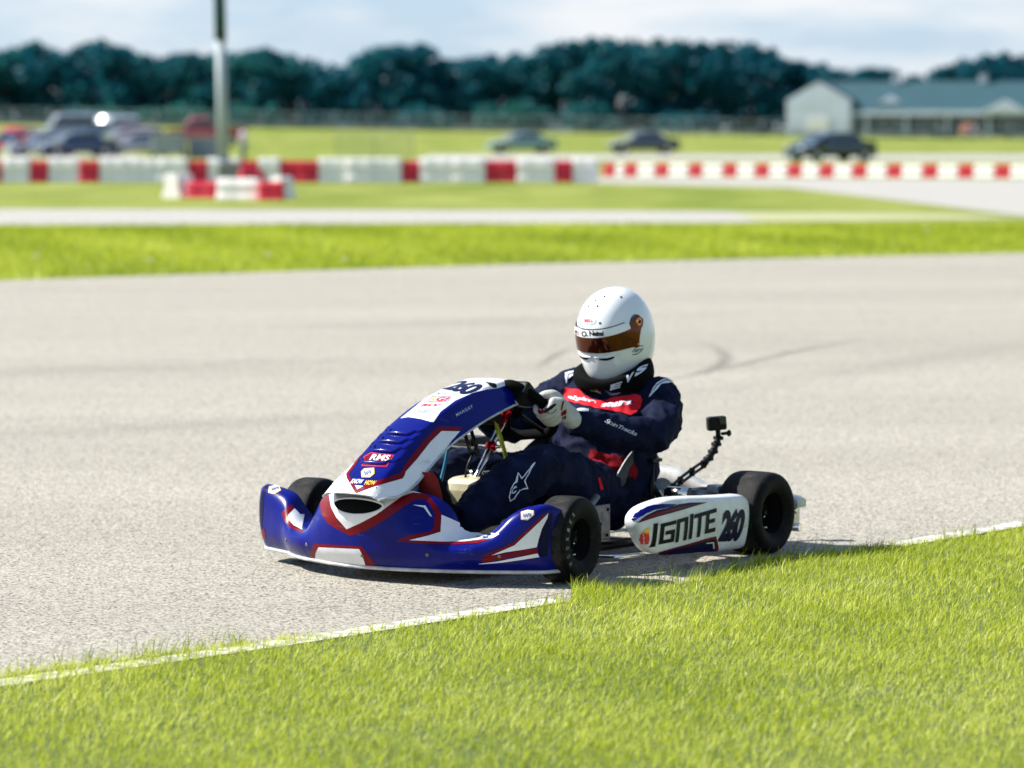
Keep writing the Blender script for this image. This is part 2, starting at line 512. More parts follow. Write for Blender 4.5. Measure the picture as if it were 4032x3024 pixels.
# livery and lettering: outlines laid on the surfaces (metres, in the kart's own frame)
DECALS = {
 'pod': [
  ('poly', 'blue', 0, 'L', [(-.2371,.1808),(-.2405,.1908),(-.2504,.203),(-.2679,.2145),(-.2943,.2235),(-.3222,.2278),(-.3415,.228),(-.3628,.2279),(-.3965,.2255),(-.4353,.2225),(-.4025,.2163),(-.3578,.2143),(-.315,.2131),(-.2948,.2084),(-.2757,.2036),(-.2489,.1919),(-.2387,.1818),(-.2369,.1763)]),
  ('poly', 'navy', 0, 'L', [(-.2418,.177),(-.254,.1873),(-.272,.1967),(-.297,.2039),(-.3232,.2109),(-.3498,.2125),(-.3782,.2138),(-.4098,.2175),(-.4442,.2209),(-.4779,.2207),(-.5118,.2206),(-.5484,.2178),(-.5853,.2151),(-.6224,.2123),(-.5821,.2097),(-.5422,.2071),(-.5076,.2046),(-.4732,.2021),(-.4389,.1997),(-.4055,.1976),(-.3747,.1952),(-.3464,.1925),(-.3198,.1896),(-.2928,.1857),(-.2668,.1816),(-.245,.177)]),
  ('poly', 'red', 1, 'L', [(-.2418,.177),(-.2619,.1832),(-.2899,.1883),(-.3168,.1922),(-.3451,.1961),(-.3754,.1996),(-.4065,.2025),(-.4402,.205),(-.4745,.2074),(-.5038,.2084),(-.5332,.2094),(-.5627,.2104),(-.5925,.2113),(-.6224,.2123),(-.5863,.2126),(-.5504,.2129),(-.5208,.2124),(-.4913,.2119),(-.4619,.2114),(-.4326,.2106),(-.4038,.2097),(-.3771,.2085),(-.3467,.2052),(-.3181,.2016),(-.2912,.1979),(-.2719,.1913),(-.2538,.1845)]),
  ('poly', 'brightred', 0, 'L', [(-.2643,.1186),(-.257,.1361),(-.2632,.1507),(-.2821,.1547),(-.2807,.144),(-.284,.1257),(-.2844,.1036),(-.2871,.0928),(-.286,.092),(-.2757,.1019)]),
  ('poly', 'orange', 1, 'L', [(-.2578,.1419),(-.2632,.1518),(-.2832,.1575),(-.2817,.1439),(-.2829,.133),(-.2681,.1384)]),
  ('poly', 'yellow', 2, 'L', [(-.2585,.143),(-.2628,.1507),(-.2745,.1555),(-.2883,.1612),(-.2833,.1515),(-.28,.1438),(-.2784,.1406),(-.2657,.1449)]),
  ('line', 'podwhite', 2, 'L', [[(-.2588,.1404),(-.2598,.1409),(-.2678,.1263),(-.2669,.1258)], [(-.2663,.1276),(-.2675,.1274),(-.2727,.1106),(-.2719,.1108)], [(-.2713,.1118),(-.2716,.1125),(-.2816,.0993),(-.2817,.0986)]]),
  ('strokes', 'print', 0, 'L', [(-.292,.0988),(-.6522,.1138),(-.6661,.1873),(-.3029,.1621)], [[(.1,.0),(.1, 1.0)], [(1.02,.93),(.42,.93),(.42,.07),(.98,.07),(.98,.5),(.68,.5)], [(1.25,.0),(1.25,.93),(1.72,.93),(1.72,.0)], [(2.02,.0),(2.02, 1.0)], [(2.26,.93),(2.78,.93)], [(2.51,.86),(2.51,.0)], [(3.4,.93),(2.98,.93),(2.98,.07),(3.4,.07)], [(3.05,.5),(3.32,.5)]],.185, 3.45),
  ('text', 'navy', 0, 'L', [(-.6799,.074),(-.8188,.0645),(-.8623,.1733),(-.7151,.1812)], '260', (.055,.0,.82)),
  ('poly', 'red', 0, 'L', [(-.3586,.0627),(-.3622,.0621),(-.3341,.0715),(-.349,.0755),(-.3735,.0782),(-.4032,.0805),(-.4357,.0824),(-.4692,.0842),(-.5028,.0861),(-.5365,.0884),(-.5704,.0907),(-.6044,.0931),(-.6353,.0942),(-.6663,.0954),(-.6763,.0751),(-.6976,.0416),(-.6589,.0445),(-.6215,.0473),(-.5856,.0499),(-.551,.0519),(-.5177,.0537),(-.4855,.0554),(-.4541,.057),(-.4236,.0582),(-.405,.0578),(-.3858,.0591),(-.3709,.0613),(-.3565,.0633)]),
  ('poly', 'navy', 1, 'L', [(-.3578,.0629),(-.3542,.069),(-.3757,.0724),(-.4043,.0747),(-.4367,.0766),(-.4644,.078),(-.4924,.0793),(-.5205,.0807),(-.5487,.082),(-.577,.0834),(-.6055,.0848),(-.6591,.0872),(-.6639,.0669),(-.6777,.0454),(-.6445,.0474),(-.6117,.0493),(-.5792,.0512),(-.5472,.0531),(-.5155,.0549),(-.4827,.0565),(-.452,.0578),(-.4216,.0591),(-.3958,.0597),(-.3726,.0615)]),
  ('poly', 'podwhite', 2, 'L', [(-.603,.0783),(-.6515,.0774),(-.6625,.0539),(-.6545,.0546),(-.646,.0739),(-.6071,.075)]),
 ],
 'nose': [
  ('poly', 'white', 0, 'D', [(-.3522,.2612),(-.3629,.2245),(-.3595,.2005),(-.356,.1797),(-.3478,.1613),(-.3396,.1438),(-.3286,.1303),(-.3176,.1172),(-.3067,.1041),(-.2926,.1084),(-.2785,.1128),(-.2645,.1173),(-.2474,.1246),(-.2302,.1323),(-.2131,.1404),(-.1974,.151),(-.1818,.1618),(-.1661,.173),(-.1534,.1819),(-.1408,.1911),(-.128,.2005),(-.1114,.2072),(-.0947,.2139),(-.0687,.2117),(-.0902,.2179),(-.1088,.2195),(-.126,.2214),(-.1442,.2221),(-.1606,.2231),(-.1776,.2227),(-.1894,.2233),(-.2017,.2231),(-.2136,.224),(-.2258,.2246),(-.2378,.2251),(-.2512,.2278),(-.2637,.2293),(-.2777,.232),(-.2933,.2357),(-.3186,.2473),(-.3336,.2527),(-.3472,.2617)]),
  ('poly', 'red', 0, 'D', [(-.0686,.2143),(-.0429,.2019),(-.0303,.1854),(-.0176,.1694),(-.0108,.1524),(-.0039,.1356),(-.0053,.1185),(-.0067,.1015),(-.0081,.0844),(-.0246,.0793),(-.041,.0744),(-.0573,.0699),(-.0736,.0656),(-.0898,.0615),(-.106,.0576),(-.1215,.0563),(-.137,.055),(-.1525,.0538),(-.1339,.0621),(-.1152,.0706),(-.1003,.0729),(-.0853,.0753),(-.0704,.0779),(-.0553,.0806),(-.0403,.0836),(-.0307,.0958),(-.028,.1177),(-.0253,.1396),(-.0333,.1577),(-.0412,.1762),(-.0598,.1885),(-.0858,.188),(-.1002,.1791),(-.1144,.1706),(-.1286,.1623),(-.1409,.1538),(-.1531,.1454),(-.1653,.1372),(-.1775,.1291),(-.1897,.1212),(-.2037,.1141),(-.2178,.1072),(-.2318,.1005),(-.2458,.0939),(-.2622,.09),(-.2786,.0862),(-.295,.0826),(-.3083,.0906),(-.3216,.0986),(-.3349,.1068),(-.3503,.1181),(-.3657,.1297),(-.3763,.1464),(-.387,.1644),(-.3899,.1829),(-.3928,.203),(-.3882,.2197),(-.3744,.2365),(-.3584,.2536),(-.3528,.2582),(-.3629,.2245),(-.3595,.2005),(-.356,.1797),(-.3478,.1613),(-.3396,.1438),(-.3286,.1303),(-.3176,.1172),(-.3067,.1041),(-.2926,.1084),(-.2785,.1128),(-.2645,.1173),(-.2474,.1246),(-.2302,.1323),(-.2131,.1404),(-.1974,.151),(-.1818,.1618),(-.1661,.173),(-.1534,.1819),(-.1408,.1911),(-.128,.2005),(-.1114,.2072),(-.0947,.2139),(-.0687,.2117)]),
  ('poly', 'white', 1, 'D', [(-.0956,.1705),(-.0756,.1694),(-.0555,.1684),(-.0452,.1502),(-.0348,.1321),(-.0414,.1344),(-.0509,.1481),(-.0604,.1619),(-.078,.1662)]),
  ('poly', 'white', 0, 'D', [(-.0039,.1395),(.0223,.1298),(.0384,.1239),(.0545,.1183),(.0636,.1037),(.0689,.0973),(.0743,.0935),(.0835,.0911),(.1007,.0888),(.1168,.0878),(.1596,.0717),(.1775,.0679),(.1544,.0558),(.1338,.0545),(.114,.0549),(.0989,.0545),(.0832,.0526),(.0674,.0506),(.0499,.0507),(.0322,.0507),(.0145,.0503),(-.0032,.0499),(-.0183,.0504),(-.0334,.0512),(-.0484,.0519),(-.0634,.0529),(-.0784,.054),(-.0933,.0551),(-.1083,.0563),(-.0937,.0593),(-.0791,.0624),(-.0645,.0657),(-.0499,.0691),(-.0291,.0758),(-.0081,.0829),(-.0067,.1018),(-.0053,.1206)]),
  ('poly', 'red', 1, 'D', [(-.1432,.0547),(-.1258,.055),(-.1083,.0554),(-.0934,.0541),(-.0784,.0529),(-.0634,.0518),(-.0484,.0507),(-.0334,.0498),(-.0183,.049),(-.0032,.0484),(.0145,.0487),(.0321,.049),(.0497,.049),(.0672,.0488),(.0842,.0508),(.101,.0524),(.1171,.0521),(.1333,.0523),(.1497,.0532),(.1312,.0471),(.1126,.0409),(.0954,.0406),(.0781,.0402),(.0607,.0394),(.0432,.0384),(.0277,.0391),(.0121,.0397),(-.0035,.0402),(-.0191,.0407),(-.0346,.0412),(-.0502,.0418),(-.0657,.0438),(-.0812,.0459),(-.0967,.048),(-.1122,.0502),(-.1277,.0524)]),
  ('poly', 'red', 0, 'D', [(.3287,.1323),(.3111,.1225),(.299,.1111),(.2871,.1),(.2752,.0891),(.2634,.0782),(.2494,.0654),(.2354,.0526),(.2214,.0399),(.2031,.0312),(.1848,.0225),(.1708,.0176),(.1569,.0127),(.143,.0078),(.1195,-.0044),(.1456,-.0024),(.1652,.0042),(.1848,.0109),(.2044,.0202),(.224,.0295),(.2371,.0413),(.2502,.0531),(.2634,.0649),(.2765,.0767),(.2887,.0883),(.301,.1001),(.3134,.1121),(.3259,.1243)]),
  ('poly', 'white', 1, 'D', [(.3322,.1317),(.3245,.123),(.3124,.1112),(.3003,.0997),(.2883,.0884),(.2765,.0773),(.2634,.0654),(.2502,.0536),(.2371,.0418),(.224,.03),(.2093,.024),(.1947,.018),(.1801,.012),(.1655,.006),(.1509,.0),(.1665,.0032),(.1822,.0063),(.1979,.0095),(.2153,.0117),(.2327,.014),(.2502,.0164),(.2651,.0189),(.28,.0214),(.295,.0241),(.3003,.0472),(.3056,.0641),(.311,.081),(.3197,.0968),(.3286,.1127)]),
  ('poly', 'red', 2, 'D', [(.143,-.0028),(.1592,-.0002),(.1754,.0024),(.1916,.005),(.2078,.0077),(.224,.0103),(.2417,.0133),(.2594,.0164),(.2772,.0195),(.295,.0228),(.2978,.0063),(.2826,.0043),(.2674,.0024),(.2523,.0005),(.2372,-.0012),(.2209,-.0041),(.2046,-.007),(.1883,-.0099),(.172,-.0127),(.1563,-.0149),(.1407,-.0171),(.1251,-.0192),(.1196,-.0099)]),
  ('poly', 'white', 1, 'D', [(.1095,-.0237),(.1252,-.0222),(.1408,-.0207),(.1565,-.0192),(.1721,-.0176),(.1884,-.0148),(.2047,-.012),(.221,-.0091),(.2373,-.0063),(.2524,-.0036),(.2675,-.0008),(.2826,.0021),(.2978,.0051),(.3033,-.0057),(.2856,-.0086),(.2681,-.0113),(.2506,-.0138),(.2342,-.0158),(.2179,-.0177),(.2016,-.0195),(.1853,-.0214),(.169,-.0223),(.1527,-.0232),(.1363,-.024),(.12,-.0248)]),
  ('poly', 'navy', 2, 'D', [(.3332,.1234),(.3409,.133),(.3464,.1346),(.3449,.1195),(.3435,.1045),(.3422,.0896),(.3408,.0747),(.3354,.0487),(.3327,.0314),(.3301,.0142),(.3275,-.0029),(.3046,-.0037),(.2998,.0216),(.3014,.037),(.3029,.0524),(.3083,.0693),(.3136,.0862),(.3234,.1047)]),
  ('poly', 'red', 0, 'D', [(-.4113,.0741),(-.3959,.0707),(-.3807,.0676),(-.3654,.0645),(-.3502,.0618),(-.3351,.0592),(-.32,.0566),(-.3049,.0541),(-.2899,.0517),(-.2748,.0494),(-.2598,.0473),(-.2477,.0319),(-.2355,.0169),(-.223,.0007),(-.2104,-.0153),(-.2268,-.0135),(-.2445,-.011),(-.2488,.0012),(-.2543,.0142),(-.2598,.0276),(-.2692,.0396),(-.2851,.0419),(-.3009,.0444),(-.3168,.047),(-.3328,.0497),(-.3487,.0524),(-.3648,.0554),(-.3808,.0585),(-.397,.0618),(-.4067,.0459),(-.4106,.0312),(-.4293,.0375),(-.4297,.048),(-.4211,.0576)]),
  ('poly', 'white', 1, 'D', [(-.397,.061),(-.3805,.0577),(-.3642,.0546),(-.3478,.0518),(-.3316,.0491),(-.3153,.0465),(-.2992,.044),(-.283,.0416),(-.2669,.0394),(-.2598,.0276),(-.2548,.0143),(-.2497,.0013),(-.246,-.011),(-.2643,-.0075),(-.2812,-.0044),(-.2979,-.0009),(-.3138,.0026),(-.3285,.0065),(-.344,.0102),(-.3591,.0148),(-.376,.0196),(-.3932,.025),(-.409,.0306),(-.4067,.0455)]),
  ('poly', 'red', 0, 'D', [(-.5217,.2026),(-.5057,.2159),(-.4899,.231),(-.4777,.2183),(-.4886,.2058),(-.4995,.1937),(-.497,.1736),(-.4773,.152),(-.4503,.1317),(-.4524,.1188),(-.4685,.1311),(-.4845,.1412),(-.4968,.1549),(-.5092,.1686),(-.5155,.1857)]),
  ('poly', 'white', 1, 'D', [(-.4995,.1921),(-.4886,.2042),(-.4777,.2167),(-.4582,.1954),(-.4451,.1975),(-.4491,.1722),(-.4529,.1439),(-.4503,.1324),(-.4651,.1446),(-.4798,.1537),(-.4995,.1791)]),
  ('poly', 'navy', 0, 'D', [(-.5965,.2565),(-.5906,.2748),(-.5826,.2931),(-.5755,.3141),(-.5678,.3149),(-.5733,.292),(-.5795,.2732),(-.5805,.256),(-.5816,.2392),(-.5827,.2226),(-.5839,.2062),(-.5851,.1899),(-.5863,.174),(-.5876,.1586),(-.5952,.1844),(-.5958,.1929),(-.5964,.2035),(-.5963,.2157),(-.5964,.2286),(-.5959,.2419)]),
  ('poly', 'red', 1, 'D', [(-.5891,.1636),(-.5798,.1634),(-.5763,.1449),(-.5729,.1277),(-.5845,.1382)]),
  ('poly', 'yellow', 3, 'D', [(-.5636,.3021),(-.5428,.3077),(-.5291,.3028),(-.523,.2825),(-.5447,.2719),(-.5644,.2802)]),
  ('poly', 'white', 4, 'D', [(-.5608,.3006),(-.5428,.3084),(-.5295,.3023),(-.5258,.2839),(-.5444,.2748),(-.5615,.2819)]),
  ('text', 'blue', 5, 'D', [(-.5565,.2823),(-.5298,.2866),(-.5295,.3021),(-.5537,.2969)], 'NAPA', (.01,.1)),
  ('poly', 'yellow', 3, 'D', [(.2466,.136),(.2675,.1419),(.2865,.1386),(.2872,.1244),(.2671,.1081),(.2457,.1104)]),
  ('poly', 'white', 4, 'D', [(.2493,.1344),(.2673,.1394),(.2838,.1366),(.2844,.1246),(.267,.1108),(.2486,.1128)]),
  ('text', 'blue', 5, 'D', [(.251,.1166),(.2773,.1186),(.2808,.1314),(.2541,.1306)], 'NAPA', (.01,.1)),
 ],
 'panel': [
  ('poly', 'white', 0, 'T', [(.1182,-.0707),(.0972,-.0691),(.0751,-.0684),(.0516,-.0687),(.0263,-.0703),(.0005,-.075),(-.0305,-.0836),(-.0585,-.0822),(-.0845,-.0814),(-.1097,-.0824),(-.1361,-.085),(-.1587,-.0844),(-.1783,-.0823),(-.1979,-.083),(-.2147,-.0814),(-.2368,-.0833),(-.2641,-.0844),(-.2779,-.0767),(-.2785,-.0621),(-.2898,-.0508),(-.2922,-.0338),(-.2962,-.0176),(-.3066,.0049),(-.3158,.0293),(-.3141,.0584),(-.2706,.0724),(-.2295,.0716),(-.2026,.0682),(-.1758,.0649),(-.1429,.0616),(-.1128,.0564),(-.09,.0549),(-.0681,.0529),(-.0468,.0504),(-.0266,.0472),(.0041,.0497),(.0325,.0507),(.0592,.0504),(.0894,.0578),(.1158,.0624),(.1227,.0557),(.1221,.0343),(.1179,.0103),(.1156,-.0154),(.1116,-.0425)]),
  ('poly', 'red', 1, 'D', [(-.0034,.4473),(.0123,.4487),(.0281,.4501),(.0439,.4514),(.0597,.4528),(.0756,.4543),(.0604,.4389),(.0414,.4369),(.0225,.4349),(.0036,.4329),(-.0089,.4192),(-.0213,.4056),(-.0338,.3921),(-.045,.3765),(-.0561,.3609),(-.0673,.3454),(-.0784,.33),(-.0915,.3138),(-.1046,.2976),(-.1176,.2815),(-.1202,.2712),(-.1275,.258),(-.1467,.2506),(-.1658,.2433),(-.1809,.2378),(-.1959,.2322),(-.2109,.2272),(-.2367,.2178),(-.2566,.2106),(-.2764,.2035),(-.2824,.2109),(-.2777,.2158),(-.2617,.2237),(-.2458,.2319),(-.2301,.2372),(-.2145,.2427),(-.1988,.2483),(-.1846,.2537),(-.1703,.2597),(-.156,.2658),(-.1416,.272),(-.1295,.283),(-.1221,.3012),(-.1123,.3154),(-.1025,.3296),(-.0926,.3438),(-.0828,.3572),(-.0729,.3707),(-.063,.3842),(-.0531,.3978),(-.0415,.4107),(-.0299,.4236),(-.0183,.4366)]),
  ('poly', 'red', 1, 'D', [(-.3062,.2653),(-.3074,.2818),(-.2971,.2974),(-.2867,.3131),(-.2771,.3268),(-.2674,.3406),(-.2588,.3507),(-.2521,.3529),(-.2613,.338),(-.2706,.323),(-.2797,.3079),(-.2894,.2925),(-.299,.2773),(-.2899,.2512),(-.2748,.2224),(-.2764,.2035),(-.2842,.2163),(-.2915,.2321),(-.2988,.2485)]),
  ('poly', 'white', 0, 'D', [(.0036,.4329),(.0241,.4347),(.0447,.4365),(.0653,.4384),(.0501,.4196),(.035,.4009),(.024,.3841),(.013,.3672),(-.0009,.3489),(-.0119,.3363),(-.0214,.3243),(-.0308,.3122),(-.0417,.2997),(-.0526,.2872),(-.0633,.2742),(-.0739,.2613),(-.0846,.2483),(-.0964,.2327),(-.1094,.2177),(-.123,.2072),(-.1364,.199),(-.1499,.192),(-.1633,.19),(-.1743,.1868),(-.186,.1845),(-.1979,.1816),(-.2128,.1815),(-.2252,.1885),(-.236,.1941),(-.2487,.1971),(-.262,.2001),(-.2724,.2016),(-.2817,.2037),(-.2909,.2056),(-.317,.2098),(-.3638,.2217),(-.3508,.249),(-.3351,.2668),(-.3193,.2848),(-.3038,.299),(-.29,.3137),(-.2767,.3276),(-.2669,.3403),(-.2571,.3539),(-.2567,.3525),(-.2674,.3406),(-.2771,.3268),(-.2867,.3131),(-.2971,.2974),(-.3074,.2818),(-.3062,.2653),(-.2988,.2485),(-.2915,.2321),(-.2842,.2163),(-.2764,.2035),(-.2566,.2106),(-.2367,.2178),(-.2109,.2272),(-.1959,.2322),(-.1809,.2378),(-.1658,.2433),(-.1467,.2506),(-.1275,.258),(-.1202,.2712),(-.1176,.2815),(-.1046,.2976),(-.0915,.3138),(-.0784,.33),(-.0673,.3454),(-.0561,.3609),(-.045,.3765),(-.0338,.3921),(-.0213,.4056),(-.0089,.4192)]),
  ('text', 'navy', 1, 'T', [(-.125,-.083),(-.07,.055),(-.188,.058),(-.245,-.083)], '260', (.05,.0,.85)),
  ('poly', 'print', 2, 'T', [(-.2316,.0182),(-.2282,.0358),(-.2328,.0646),(-.2275,.0706),(-.2108,.0681),(-.2008,.0592)]),
  ('poly', 'silverprint', 1, 'T', [(-.2669,-.0129),(-.2796,-.0088),(-.2546,-.0059)]),
  ('text', 'brightred', 1, 'T', [(-.0029,-.0183),(-.009,.0271),(-.0427,.0126),(-.0388,-.0341)], 'G!', (.05,.2)),
  ('text', 'yellow', 1, 'T', [(-.004,-.0396),(-.0028,-.0194),(-.0361,-.0333),(-.0387,-.0545)], 'K', (.06,.2)),
  ('line', 'print', 1, 'T', [[(.003,-.0433),(-.0008,-.046),(-.0045,.0313),(-.0014,.0335)], [(-.0008,.0335),(-.002,.0311),(-.0508,.0099),(-.0491,.0127)], [(-.0502,.0115),(-.0466,.0142),(-.0429,-.0604),(-.0476,-.0638)], [(-.0484,-.0637),(-.0453,-.06),(.0038,-.0416),(.0015,-.0447)]]),
  ('text', 'brightred', 1, 'T', [(.0426,-.0472),(.0308,.0294),(.0159,.0257),(.0201,-.0555)], 'RLV', (.06,.3)),
  ('text', 'silverprint', 1, 'T', [(.0868,-.0298),(.0842,.0223),(.0578,.0147),(.0594,-.0406)], 'MP', (.05,.1)),
  ('line', 'silverprint', 1, 'T', [[(.0861,-.0388),(.0835,-.04),(.0942,-.0123),(.0967,-.0111)], [(.0965,-.0126),(.0939,-.0146),(.0861,.0246),(.0885,.0264)], [(.0892,.026),(.0877,.0237),(.0616,.0211),(.0633,.0236)], [(.063,.0233),(.0652,.024),(.0538,.0033),(.0514,.0025)], [(.0518,.004),(.0546,.006),(.0568,-.0453),(.0536,-.0477)], [(.053,-.0474),(.0551,-.0444),(.0872,-.0366),(.0855,-.0393)]]),
  ('line', 'silverprint', 1, 'T', [[(-.0691,-.0527),(-.0804,-.0606),(-.0708,.0321),(-.0628,.0376)]]),
  ('text', 'navy', 2, 'T', [(-.0636,-.0572),(-.0617,-.0449),(-.0834,-.0573),(-.0873,-.0711)], 'X', (.02,.1)),
  ('text', 'silverprint', 1, 'D', [(.055,.4879),(.1124,.5265),(.1092,.5376),(.0518,.4979)], 'MARGAY', (.015,.0, 1.1)),
  ('poly', 'red', 1, 'D', [(-.2486,.3406),(-.2247,.3541),(-.2077,.3497),(-.1907,.3455),(-.1738,.3415),(-.1569,.3376),(-.1684,.3189),(-.1799,.3),(-.1948,.3016),(-.2098,.3034),(-.2248,.3052),(-.2397,.3072),(-.2548,.3092),(-.2479,.323)]),
  ('poly', 'brightred', 0, 'D', [(-.2514,.3421),(-.2265,.3572),(-.2082,.3523),(-.19,.3477),(-.1718,.3433),(-.1535,.3391),(-.1658,.3181),(-.178,.2971),(-.1941,.2987),(-.2102,.3006),(-.2263,.3025),(-.2424,.3046),(-.2586,.3067),(-.2507,.3233)]),
  ('text', 'white', 2, 'D', [(-.2337,.3262),(-.1715,.3174),(-.1625,.3392),(-.2201,.349)], 'RMS', (.025,.0)),
  ('line', 'white', 2, 'D', [[(-.2358,.319),(-.2357,.3213),(-.1846,.3138),(-.1848,.3115)]]),
  ('line', 'white', 2, 'D', [[(-.235,.312),(-.2348,.3143),(-.1965,.3079),(-.1967,.3056)]]),
  ('text', 'white', 1, 'D', [(-.2961,.2417),(-.2569,.2372),(-.2501,.2534),(-.2875,.2589)], 'KNOW', (.03,.2)),
  ('text', 'yellow', 1, 'D', [(-.2513,.2335),(-.2165,.229),(-.2101,.245),(-.2455,.2496)], 'HOW', (.04,.2)),
  ('poly', 'yellow', 3, 'D', [(-.2595,.2832),(-.2495,.2945),(-.2334,.2944),(-.2174,.2944),(-.2168,.2716),(-.2311,.2581),(-.2582,.2603)]),
  ('poly', 'white', 4, 'D', [(-.2566,.2823),(-.248,.2918),(-.2203,.2917),(-.2198,.2724),(-.2322,.2609),(-.2555,.2628)]),
  ('text', 'blue', 5, 'D', [(-.2522,.2659),(-.2274,.2684),(-.2251,.2864),(-.2495,.2851)], 'NAPA', (.01,.1)),
 ],
 'body': [
  ('poly', 'suitred', 0, 'D', [(.4623,.6944),(.4741,.6911),(.4913,.6868),(.509,.6833),(.5284,.6589),(.5525,.64),(.5752,.6335),(.6051,.6375),(.6263,.6436),(.642,.6428),(.6588,.6441),(.6757,.6456),(.6931,.6479),(.7115,.6402),(.7203,.6239),(.713,.5991),(.6898,.578),(.6747,.5746),(.6495,.5847),(.6206,.5915),(.6017,.5947),(.5819,.5963),(.556,.6037),(.5349,.6122),(.5126,.6182),(.4854,.6351),(.4641,.6426),(.4542,.6578),(.4586,.6798)]),
  ('text', 'suitwhite', 1, 'D', [(.4715,.647),(.5594,.6141),(.5658,.636),(.4759,.6658)], 'alpine', (.05,.0)),
  ('text', 'suitwhite', 1, 'D', [(.5746,.6037),(.6759,.6102),(.6859,.6272),(.5854,.6261)], 'stars', (.05,.0)),
  ('line', 'suitgold', 1, 'D', [[(.4982,.7153),(.5021,.7237),(.5297,.7075),(.5252,.698)], [(.518,.704),(.5231,.7118),(.5611,.6766),(.5562,.6693)], [(.5504,.673),(.5527,.6817),(.5831,.6684),(.5811,.6602)]]),
  ('poly', 'lip', 1, 'D', [(.5325,.724),(.5554,.7177),(.5635,.7004),(.572,.6843),(.5802,.6677),(.5834,.6571),(.5643,.6686),(.5504,.6858),(.5372,.7047)]),
  ('poly', 'suitwhite', 1, 'D', [(.4663,.751),(.481,.7566),(.5012,.759),(.5244,.7704),(.5261,.7596),(.499,.7421),(.4757,.7286),(.4675,.7089),(.465,.729)]),
  ('line', 'suit', 2, 'D', [[(.4735,.7173),(.4709,.7178),(.4754,.7435),(.4779,.7428)], [(.4752,.739),(.4747,.7426),(.5148,.7591),(.5154,.7558)]]),
  ('poly', 'suitwhite', 1, 'D', [(.7412,.6325),(.7485,.65),(.7561,.668),(.7695,.686),(.7942,.7019),(.8132,.7056),(.8253,.7052),(.8325,.6953),(.8094,.6884),(.7848,.6821),(.7671,.6597),(.7504,.6387)]),
  ('line', 'suit', 2, 'D', [[(.7513,.645),(.7492,.6467),(.7685,.6795),(.7708,.6781)], [(.7681,.6752),(.7669,.6778),(.7943,.6955),(.7954,.6929)], [(.7926,.6914),(.792,.6943),(.807,.7005),(.8077,.6977)], [(.8042,.697),(.8049,.7001),(.828,.6978),(.8309,.6965)]]),
  ('text', 'suitwhite', 1, 'D', [(.5642,.511),(.6763,.4708),(.6841,.4874),(.5727,.5274)], 'SpinTracks', (.0,.35,.9)),
  ('line', 'suitwhite', 1, 'D', [[(.4635,.5536),(.4842,.5994),(.5047,.6033),(.505,.6011)], [(.5029,.6009),(.5031,.6031),(.5312,.5995),(.5309,.5971)], [(.5293,.5996),(.5312,.5995),(.5093,.5487),(.5074,.5486)], [(.5306,.5925),(.5094,.5488),(.4657,.5473),(.466,.5498)]]),
  ('poly', 'suitred', 0, 'D', [(.5408,.3274),(.5495,.3293),(.5561,.3126),(.5629,.2962),(.5522,.2905),(.5465,.3089)]),
  ('line', 'suitwhite', 1, 'D', [[(.3117,.3444),(.3142,.3423),(.2677,.2834),(.2652,.2855)], [(.2698,.2853),(.267,.2835),(.2544,.304),(.2571,.3058)], [(.2554,.3055),(.2586,.3047),(.2504,.2711),(.2472,.2718)], [(.2492,.2757),(.2516,.2734),(.231,.2491),(.2286,.2513)], [(.2297,.2534),(.2329,.2525),(.2234,.2197),(.2202,.2203)], [(.2201,.2225),(.2234,.224),(.2284,.21),(.2252,.2085)], [(.2255,.2085),(.224,.2112),(.2407,.2209),(.2423,.2182)], [(.2405,.2165),(.2376,.2181),(.2514,.2384),(.2542,.2368)], [(.2524,.2341),(.2495,.2356),(.2575,.2485),(.2605,.2472)], [(.2568,.2444),(.2561,.2475),(.2858,.2561),(.2866,.2531)], [(.2867,.2533),(.2835,.2522),(.2746,.2798),(.2778,.2809)], [(.2773,.2766),(.2744,.278),(.3113,.3443),(.3141,.3427)]]),
  ('line', 'suitwhite', 2, 'D', [[(.2471,.2583),(.249,.2561),(.2368,.2458),(.235,.248)], [(.2362,.2497),(.2389,.2485),(.2322,.2333),(.2295,.2344)], [(.23,.2337),(.23,.2365),(.2403,.237),(.2403,.2342)], [(.2391,.2336),(.2368,.2352),(.2453,.2456),(.2476,.2439)]]),
 ],
 'helmet': [
  ('poly', 'void', 0, 'D', [(.511,.8978),(.5108,.8962),(.5104,.8949),(.5098,.8944),(.5091,.8946),(.5085,.8956),(.5081,.8971),(.508,.8989),(.5082,.9006),(.5086,.9018),(.5092,.9024),(.5099,.9021),(.5105,.9011),(.5109,.8996)]),
  ('poly', 'void', 0, 'D', [(.5773,.8889),(.5769,.8871),(.5758,.8857),(.5741,.885),(.5723,.8852),(.5707,.8861),(.5696,.8877),(.5692,.8895),(.5696,.8913),(.5708,.8927),(.5724,.8934),(.5742,.8933),(.5758,.8923),(.577,.8908)]),
  ('poly', 'void', 0, 'D', [(.5708,.9514),(.5703,.9495),(.5692,.9481),(.5677,.9474),(.5661,.9476),(.5647,.9487),(.5637,.9504),(.5635,.9523),(.5639,.9542),(.565,.9557),(.5665,.9564),(.5682,.9561),(.5696,.9551),(.5705,.9534)]),
  ('poly', 'void', 0, 'D', [(.5397,.9553),(.5393,.9538),(.5385,.9527),(.5375,.9523),(.5363,.9525),(.5353,.9534),(.5347,.9549),(.5345,.9565),(.5349,.958),(.5357,.9591),(.5367,.9596),(.5379,.9593),(.5389,.9583),(.5395,.9569)]),
  ('poly', 'void', 0, 'D', [(.5648,.9755),(.5644,.974),(.5635,.9729),(.5623,.9723),(.5611,.9725),(.56,.9734),(.5593,.9748),(.5592,.9764),(.5596,.9779),(.5605,.979),(.5616,.9795),(.5629,.9793),(.5639,.9784),(.5646,.9771)]),
